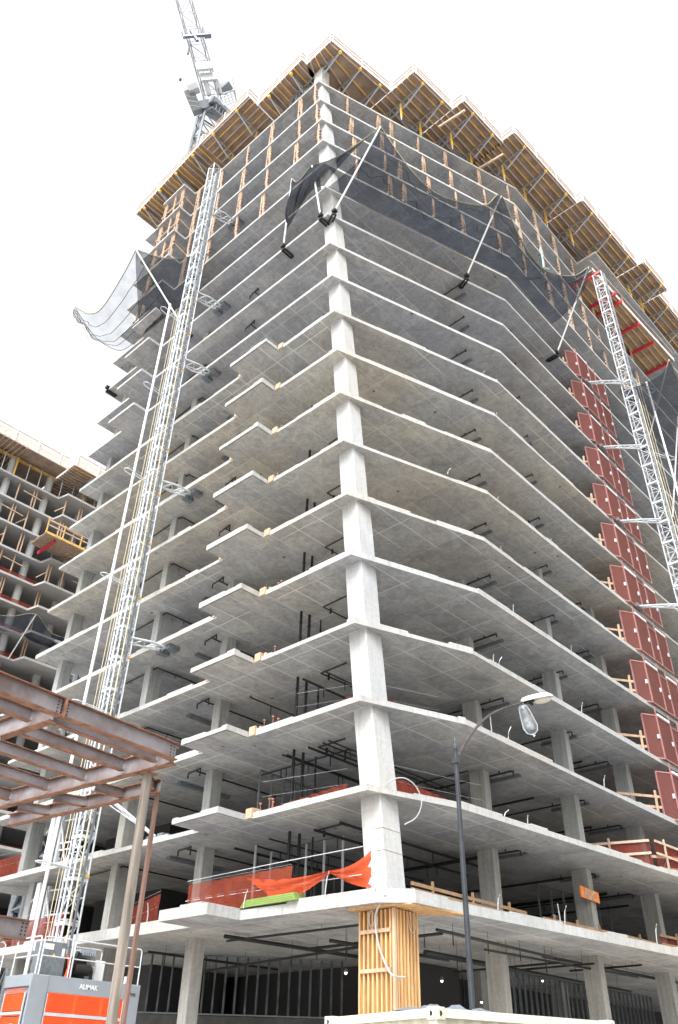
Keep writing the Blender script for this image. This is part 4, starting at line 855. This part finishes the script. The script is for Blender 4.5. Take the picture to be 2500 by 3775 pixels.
def shell(profile, mat, name, c, d, s, u, flip=1):
    m = MB(); v = []; f = []; n = 12
    for (q, w, h) in profile:
        for k in range(n + 1): a = math.pi * k / n; v.append(c + d * q + s * w * math.cos(a) + u * h * math.sin(a) * flip)
    for j in range(len(profile) - 1):
        for k in range(n): a = j * (n + 1) + k; f.append((a, a + 1, a + n + 2, a + n + 1))
    m.add(v, f); o = m.build(name, mat, t, smooth=True); so = o.modifiers.new('thick', 'SOLIDIFY'); so.thickness = .012; return o
head = shell([(0, .03, .04), (.08, .09, .1), (.25, .13, .13), (.5 * L / .75, .17, .15), (.85 * L, .17, .13), (.96 * L, .11, .09), (L, .02, .03)], M['white'], 'lamp_head', hd - d * .02, d, s, u)
m = MB(); c = hd + d * L * .66; v = []; f = []
for j in range(6):
    a = j / 5 * math.pi / 2
    for k in range(16): b = k / 16 * 2 * math.pi; v.append(c + d * (.3 * L * math.cos(a) * math.cos(b)) + s * (.14 * math.cos(a) * math.sin(b)) - u * (.1 * math.sin(a)))
for j in range(5):
    for k in range(16): f.append((j * 16 + k, j * 16 + (k + 1) % 16, (j + 1) * 16 + (k + 1) % 16, (j + 1) * 16 + k))
m.add(v, f); m.build('refractor', M['cream'], head, smooth=True)
m = MB(); c = hd + d * L * .22; m.bar(c - d * .12, c + d * .12, .12, .07); m.bar(c - u * .03, c - u * .09 + d * .08, .05); m.build('ballast', M['black'], head)
h0 = bz((1925, 2600), 9.36); h1 = bz((1966, 2706), 8.62); d2 = (h1 - h0).normalized(); s2 = Vector((.5, -.86, 0)); s2 = (s2 - d2 * s2.dot(d2)).normalized(); u2 = s2.cross(d2); L2 = (h1 - h0).length
if u2.dot(Vector((.6, .6, 0))) < 0: u2 = -u2
shell([(0, .05, .02), (.06, .1, .06), (.3 * L2, .13, .1), (.75 * L2, .17, .13), (.92 * L2, .13, .1), (L2, .04, .03)], M['greyl'], 'hanging_cover', h0, d2, s2, u2)
n_ = -u2 * .02
shell([(.05, .03, .02), (.1, .06, .04), (.3 * L2, .085, .06), (.75 * L2, .12, .08), (.9 * L2, .08, .05)], simple('hollow_shade_grey', (.14, .15, .16), .3, 0, .5, 14), 'cover_hollow_shade', h0 - u2 * .012 + s2 * .012, d2, s2, u2, .55)  # added inner shell; its grey stands in for shade in the open cover
m = MB(); m.tube([h1, h1 + Vector((.02, 0, -.06)), h1 + Vector((.05, -.02, -.02))], .012, 6); m.build('cover_hook', M['galv'], t)

# ------------------------------------------------------------------ shipping container
t = thing('shipping_container', (9.4, 7.0, 0), 'cream corrugated shipping container at the bottom photo edge', 'container')
c0 = Vector((9.5, 7.08, 0)); e1 = Vector((.33, .944, 0)); e2 = Vector((.962, -.26, 0)).normalized(); e1 = Vector((-e2.y, e2.x, 0)); W_, L_, H_ = 2.44, 3.05, 2.5
P = lambda a, b, z: c0 + e1 * a + e2 * b + Vector((0, 0, z))
m = MB()
for (A, d, n_, o_, L) in ((P(0, .1, 0), e2, int((L_ - .2) / .28), -e1, L_ - .2), (P(.1, 0, 0), e1, int((W_ - .2) / .28), -e2, W_ - .2)):
    pr = []
    for i in range(n_):
        b = i * L / n_; w = L / n_
        for q, h in ((0, 0), (.25, 0), (.4, -.036), (.85, -.036), (1, 0)): pr.append(A + d * (b + q * w) + o_ * (h + .0) - o_ * .012)
    v = [p + Vector((0, 0, .15)) for p in pr] + [p + Vector((0, 0, H_ - .1)) for p in pr]; k = len(pr); m.add(v, [(i, i + 1, k + i + 1, k + i) for i in range(k - 1)])
m.build('corrugated_wall', M['cream'], t)
m = MB(); v = []; nn = 9
for a in range(2):
    for i in range(nn + 1): v.append(P(.05 + (W_ - .1) * a, .05 + (L_ - .1) * i / nn, H_ - .02 - (.02 if i % 2 else 0)))
m.add(v, [(i, i + 1, nn + 2 + i, nn + 1 + i) for i in range(nn)]); m.build('roof', M['cream'], t)
for a, b in (((0, 0), (0, L_)), ((0, 0), (W_, 0)), ((W_, 0), (W_, L_)), ((0, L_), (W_, L_))): MB().bar(P(*a, H_ - .05), P(*b, H_ - .05), .07, .1).build('top_rail', M['cream'], t)
for a, b in ((0, 0), (0, L_), (W_, 0), (W_, L_)):
    MB().bar(P(a, b, .1), P(a, b, H_ - .12), .12).build('corner_post', M['cream'], t); o = MB().bar(P(a, b, H_ - .13), P(a, b, H_ + .012), .17).build('corner_casting', M['cream'], t, bevel=.01)
    m = MB(); q = P(a, b, H_ - .06); m.tube([q - e1 * .0905, q - e1 * .08], .03, 10); m.tube([q - e2 * .0905, q - e2 * .08], .03, 10); m.build('casting_hole', M['black'], o)
m = MB(); v = []; f = []; n1, n2 = 30, 8
for j in range(n2):
    for i in range(n1):
        a = i / (n1 - 1); b = j / (n2 - 1); hgt = (.06 + .07 * abs(math.sin(a * 13 + b * 3)) + .05 * math.sin(a * 31 + b * 5) ** 2) * math.sin(math.pi * b) ** .4 * (.35 + .65 * math.sin(math.pi * min(1, a * 1.02)) ** .5)
        v.append(P(1.5 - .9 * b + .25 * a, .25 + 2.1 * a, H_ + hgt - .01))
for j in range(n2 - 1):
    for i in range(n1 - 1): a = j * n1 + i; f.append((a, a + 1, a + n1 + 1, a + n1))
m.add(v, f); o = m.build('tarpaulin', M['tarp'], loc=P(1, 1, H_), smooth=False); tag(o, 'lumpy grey tarpaulin lying on the container roof', 'tarpaulin')

# ------------------------------------------------------------------ tower crane behind the roof
C0 = Vector((23.7, 43.6, 0)); t = thing('tower_crane', C0, 'pale luffing tower crane rising behind the left end of the roof', 'crane')
rm = Matrix.Rotation(R(-12), 3, 'Z'); m = MB(); m.lattice(C0, C0 + Vector((0, 0, 90.5)), rm @ Vector((1.1, 0, 0)), rm @ Vector((0, 1.1, 0)), .17, .1, 40); m.build('mast', M['galvd'], t)
zs = 92.3
m = MB(); K_ = [(744, 402), (790, 365), (846, 417), (800, 440)]; KK = [at(p, 90) for p in K_]; KK[1] = at(K_[1], 88); KK[3] = at(K_[3], 92)
for a, b in zip(KK, KK[1:] + KK[:1]): m.bar(a, b, .3, .7); m.bar(a + Vector((0, 0, -1.8)), b + Vector((0, 0, -1.8)), .15)
for f_ in (.2, .4, .6, .8): m.bar(KK[1].lerp(KK[2], f_), KK[0].lerp(KK[3], f_), .16); m.bar(KK[1].lerp(KK[2], f_), KK[1].lerp(KK[2], f_) + Vector((0, 0, -1.9)), .1)
m.bar(KK[0].lerp(KK[3], .5), KK[1].lerp(KK[2], .5), 2.0, .1); m.build('slewing_platform', M['galvd'], t)
def atd(p, d=84): return at(p, d + 5)
# luffing jib made of two lattice faces
JA, JB = atd((786, 372), 85), atd((640, -130), 100); jd = (JB - JA).normalized(); js = (atd((815, 355)) - atd((758, 350))).normalized(); js = (js - jd * js.dot(jd)).normalized(); ju = jd.cross(js)
m = MB(); m.lattice(JA, JB, js * .85, ju * .75, .08, .04, 9); m.build('jib', simple('jib_paint', (.075, .08, .082), .5, 0, .15, 2), t)
def cross(p, w, h, mat, nm, off=0, th=.3):
    c = atd(p, 85); MB().bar(c - js * w, c + js * w, th, h, up=jd).build(nm, mat, t)
for p, w, h in (((753, 245), .9, 1.3), ((770, 285), .9, 1.3)): cross(p, w, h, M['greyl'], 'jib_walkway')
m = MB()
for sg in (-1, 1): m.bar(atd((793, 350), 85) + js * .62 * sg, atd((778, 300), 85) + js * .62 * sg, .45, .3)
m.build('jib_foot', M['greyl'], t)
c = atd((712, 133), 89); m = MB(); m.bar(c - js * 1.15, c + js * 1.75, .3, .3); m.bar(c - js * 1.1 - jd * .3, c - js * 1.1 + jd * 1.1, .2); m.bar(c + js * 1.35 - jd * .2, c + js * 1.4 + jd * 1.6, .22); m.bar(c - jd * 1.1 + js * .35, c + jd * 1.2 - js * .1, .28); m.bar(c + js * 1.3 - jd * .3, c + js * 2.1 - jd * .3, .5, .08)
for q in (1.5, 1.8, 2.1): m.bar(c + js * q - jd * .3, c + js * q + jd * .4, .05)
m.bar(c + js * 1.4 + jd * .4, c + js * 2.1 + jd * .4, .05); m.build('jib_collar', simple('dark_crane_steel', (.12, .13, .2), .5, .3, .2, 3), t)
# machine deck with counterweight side and cab
c = atd((712, 372), 82); vv = atd((735, 440), 82) - atd((695, 345), 82); vv.normalize(); hh = (atd((733, 350), 82) - atd((695, 345), 82)).normalized(); dd = vv.cross(hh).normalized()
m = MB(); m.bar(c - vv * 1.1, c + vv * 1.35, 1.05, 1.1, up=dd); m.build('operator_cab', M['galvd'], t, bevel=.04)
m = MB(); c2 = atd((714, 328), 81.5); m.bar(c2 - vv * .35, c2 + vv * .35, 1.12, 1.2, up=dd); m.build('cab_roof', M['greyl'], t, bevel=.05)
m = MB(); 
for q in (-.2, .35, .9): m.bar(c + vv * q - hh * .56 - dd * .0, c + vv * q + hh * .56, .06, 1.14, up=dd)
m.build('cab_band', M['greyl'], t)
m = MB(); m.bar(atd((728, 395), 82), atd((770, 385), 84), .7, .9); m.build('cab_bracket', M['galvd'], t)
c = atd((835, 318), 86); m = MB(); m.bar(atd((818, 335), 86), atd((846, 310), 86), .9, 1.0); m.build('winch_housing', M['galvd'], t)
m = MB(); a, b_, c_, d_ = atd((812, 350), 85), atd((862, 335), 87), atd((872, 372), 87), atd((825, 392), 85)
for p, q in ((a, b_), (b_, c_), (c_, d_), (a, d_)): m.bar(p, q, .08)
for f_ in (.25, .5, .75): m.bar(a.lerp(b_, f_), d_.lerp(c_, f_), .045); m.bar(a.lerp(d_, f_), b_.lerp(c_, f_), .045)
m.bar(atd((800, 320)), atd((812, 305)), .07); m.bar(atd((808, 300)), atd((815, 345)), .07); m.bar(atd((860, 300), 87), atd((872, 370), 87), .09); m.bar(atd((855, 285), 87), atd((866, 330), 87), .06); m.bar(atd((820, 345)), atd((870, 330), 87), .12); m.build('counter_deck', M['greyl'], t)
m = MB(); m.bar(atd((798, 360)), atd((822, 392)), .35, .2); m.build('deck_side', M['greyl'], t)
m = MB(); m.tube([atd((700, 150), 88), atd((698, 175), 87.5), atd((693, 200), 87)], .11, 6); m.build('hook_block', M['lamp_pole'], t)
m = MB(); m.tube([atd((693, 200), 87), atd((667, 290), 86)], .012, 4); m.build('pendant_rope', M['galvd'], t); m = MB(); m.tube([atd((666, 290), 86), atd((664, 298), 86)], .14, 8); m.build('pendant_ball', M['lamp_pole'], t)

# ------------------------------------------------------------------ the second tower, far left
t2 = thing('far_tower', (33, 84, 0), 'second unfinished concrete tower with timber shoring posts behind on the left', 'building')
FZ = lambda j: 58.2 - 3 * j
for j in range(19):
    z = FZ(j); m = MB(); m.prism([(5, 77), (33.0, 77), (33.3, 75.4), (42.5, 75.4), (42.8, 77), (50, 77), (50, 100), (5, 100)], z - .25, z); m.m = [0, 0] + [1] * 8; m.build('floor_slab', [M['far'], M['fare']], t2)
for x, y in ((31.9, 78.2), (36.6, 78.4), (27.0, 78.2), (22.3, 78.2), (17.8, 78.2), (41, 78.3)):
    for j in range(19): MB().tube([(x, y, FZ(j) - 3), (x, y, FZ(j) - .25)] if j else [(x, y, FZ(0) - 3), (x, y, FZ(0) - .25)], .42, 12).build('column', M['column'], t2)
for x, y in ((31.9, 78.2), (36.6, 78.4), (27.0, 78.2), (22.3, 78.2)): MB().tube([(x, y, FZ(0)), (x, y, 61.2)], .42, 12).build('column', M['column'], t2)
m = MB(); m.box(8, 48, 86, 98, 0, 57.5); m.build('core_wall', M['core'], t2)
for j in (4, 5, 6, 7, 8, 9, 11, 12, 13, 14, 15, 16):
    z = FZ(j); m = MB(); m.add([(5, 77.3, z), (48, 77.3, z), (48, 77.3, z + .6), (5, 77.3, z + .6)], [(0, 1, 2, 3)]); m.build('edge_netting', M['debris_d'], t2)
FD = 61.4
def ftable(x0, x1, y0, label, near):
    t = thing('table_form', (x0, y0, FD), label, 'formwork table', 'formwork tables on the far tower')
    MB().box(x0, x1, y0, 90, FD, FD + .04).build('plywood', M['ply'], t)
    n = int((x1 - x0) / .55)
    if near:
        for i in range(min(n, 40)): x = x0 + (i + .5) * (x1 - x0) / n; MB().box(x - .05, x + .05, y0 - .15, 84, FD - .2, FD - .004).build('joist', M['timber_w'], t)
        MB().box(x0, x1, y0 + 2.2, y0 + 2.5, FD - .5, FD - .21).build('ledger', M['timber_y'], t)
    else:
        for i in range(14): y = y0 + .3 + i * .55; MB().box(x0, x1, y - .05, y + .05, FD - .2, FD - .004).build('joist', M['timber_y'] if i == 0 else M['timber_w'], t)
        for x in (x0 + (x1 - x0) * .25, x0 + (x1 - x0) * .75):
            m = MB(); m.bar((x, y0 + .1, FD - .3), (x, y0 + 3, FD - 1.7), .12); m.bar((x, y0 + .1, FD - .3), (x, y0 + 7, FD - .3), .12); m.bar((x, y0 + 3, FD - 1.7), (x, y0 + 7, FD - 1.7), .1); m.bar((x, y0 + 3, FD - 1.6), (x + 3, y0 + 3, FD - .4), .07); m.build('truss', M['alu'], t)
    for z, h in ((FD + .3, .65), (FD + 1.0, .55), (FD + 1.5, .12)): MB().box(x0, x1, y0 - .22, y0 - .16, z - h / 2 + .0, z + h / 2 - .03).build('edge_board', M['fascia'] if h > .2 else M['timber_w'], t)
    for i in range(int((x1 - x0) / 2.9) + 1): x = x0 + .1 + i * 2.9; MB().box(x - .06, x + .06, y0 - .32, y0 - .22, FD - .15, FD + 1.65).build('guard_post', M['white'], t)
    for i in range(int((x1 - x0) / 1.55)):
        x = x0 + .6 + i * 1.55; yl = i % 4 == 2; MB().tube([(x, 77.6, FZ(0)), (x, 77.6, FD - .3)], .055 if not yl else .1, 6).build('prop', M['yellow'] if yl else M['galv'], t)
    return t
ftable(5, 32.4, 75.6, 'long ribbed formwork table on top of the far left tower', True); t = ftable(32.6, 43, 74.2, 'stepped-out formwork table on the far tower beside the main building', False)
MB().box(32.5, 32.56, 74.2, 75.6, FD, FD + 1.3).build('edge_board', M['fascia'], t)
n = 0
for j in range(0, 4):
    for i, x in enumerate((20.3, 24.6, 28.3, 30.2, 33.7, 35.6, 38.2)):
        n += 1; y = 77.5 if x < 33 else 76.3
        z0, z1 = FZ(j + 1), FZ(j) - .25; lab = 'far tower timber posts, %s from left on its %s storey from the top' % (ORD[i + 1], ORD[j + 2]); tt = thing('shoring_post', (x, y, z0), lab, 'shoring post', 'timber shoring posts on the far tower')
        MB().bar((x, y, z0), (x, y, z1), .13, .13).build('post', M['timber'], tt)
        if (i + j) % 2: MB().bar((x + .35, y, z0), (x + .35, y, z1), .12, .12).build('post', M['timber'], tt)
        if (i + j) % 3 == 0: MB().bar((x - 1.3, y - .1, z0 + 1.9), (x + 1.4, y - .1, z0 + 1.7), .05, .12).build('brace', M['timber'], tt)
        if (i + j) % 3 == 1: MB().bar((x - .9, y + .4, z0 + .7), (x + .1, y, z0 + 1.8), .05, .1).build('brace', M['timber'], tt)
for j in (4, 5, 6):
    for i, x in enumerate((21, 25.4, 29.6, 33.9)):
        z0, z1 = FZ(j + 1), FZ(j) - .25; tt = thing('shoring_post', (x, 77.6, z0), 'far tower timber posts, %s from left on its %s storey from the top' % (ORD[i + 1], ORD[j + 2]), 'shoring post', 'timber shoring posts on the far tower')
        MB().bar((x, 77.6, z0), (x, 77.6, z1), .13).build('post', M['timber'], tt); MB().bar((x + .3, 77.6, z0), (x + .3, 77.6, z1), .12).build('post', M['timber'], tt)
t = thing('loading_platform', (31, 73, 49), 'yellow loading platform with red beams jutting from the far tower', 'platform'); z = 50.4
m = MB(); m.box(31, 37.2, 73.2, 76.4, z, z + .12); m.build('deck', M['ply'], t)
for x in (32.4, 36.2): MB().bar((x, 73.6, z - .2), (x, 77, z - .35), .22, .38).build('red_beam', M['red'], t)
for i in range(9): MB().box(31, 37.2, 73.3 + .36 * i, 73.4 + .36 * i, z - .12, z - .002).build('joist', M['timber_w'], t)
MB().box(30.9, 37.3, 73.1, 73.2, z - .05, z + .25).build('yellow_edge', M['timber_y'], t); MB().box(30.9, 37.3, 73.1, 73.18, z + 1.0, z + 1.15).build('rail', M['timber_w'], t); MB().box(30.9, 37.3, 73.1, 73.18, z + 1.6, z + 1.8).build('rail', M['timber'], t)
for x in (31, 33, 35.2, 37.2): MB().box(x - .06, x + .06, 73.08, 73.2, z, z + 1.9).build('post', M['timber_y'], t)
# net on the far tower
za = FZ(8); t = thing('net_pole', (24.6, 77, za), 'thin white net pole on the far tower behind the steel frame', 'net pole'); MB().tube([by((30, 2430), 77), by((133, 2265), 73.5)], .07, 6).build('tube', M['white'], t)
net([by((-40, 2262), 73.5), by((40, 2272), 73.5), by((133, 2265), 73.5), by((185, 2330), 74.5), by((238, 2352), 76)], [by((-40, 2300), 77), by((0, 2325), 77), by((70, 2335), 77), by((130, 2370), 77), by((230, 2400), 77)], 'dark net hung on the far tower above the steel frame', M['net'], (0, 0, -.6), rows=8, cols=24)
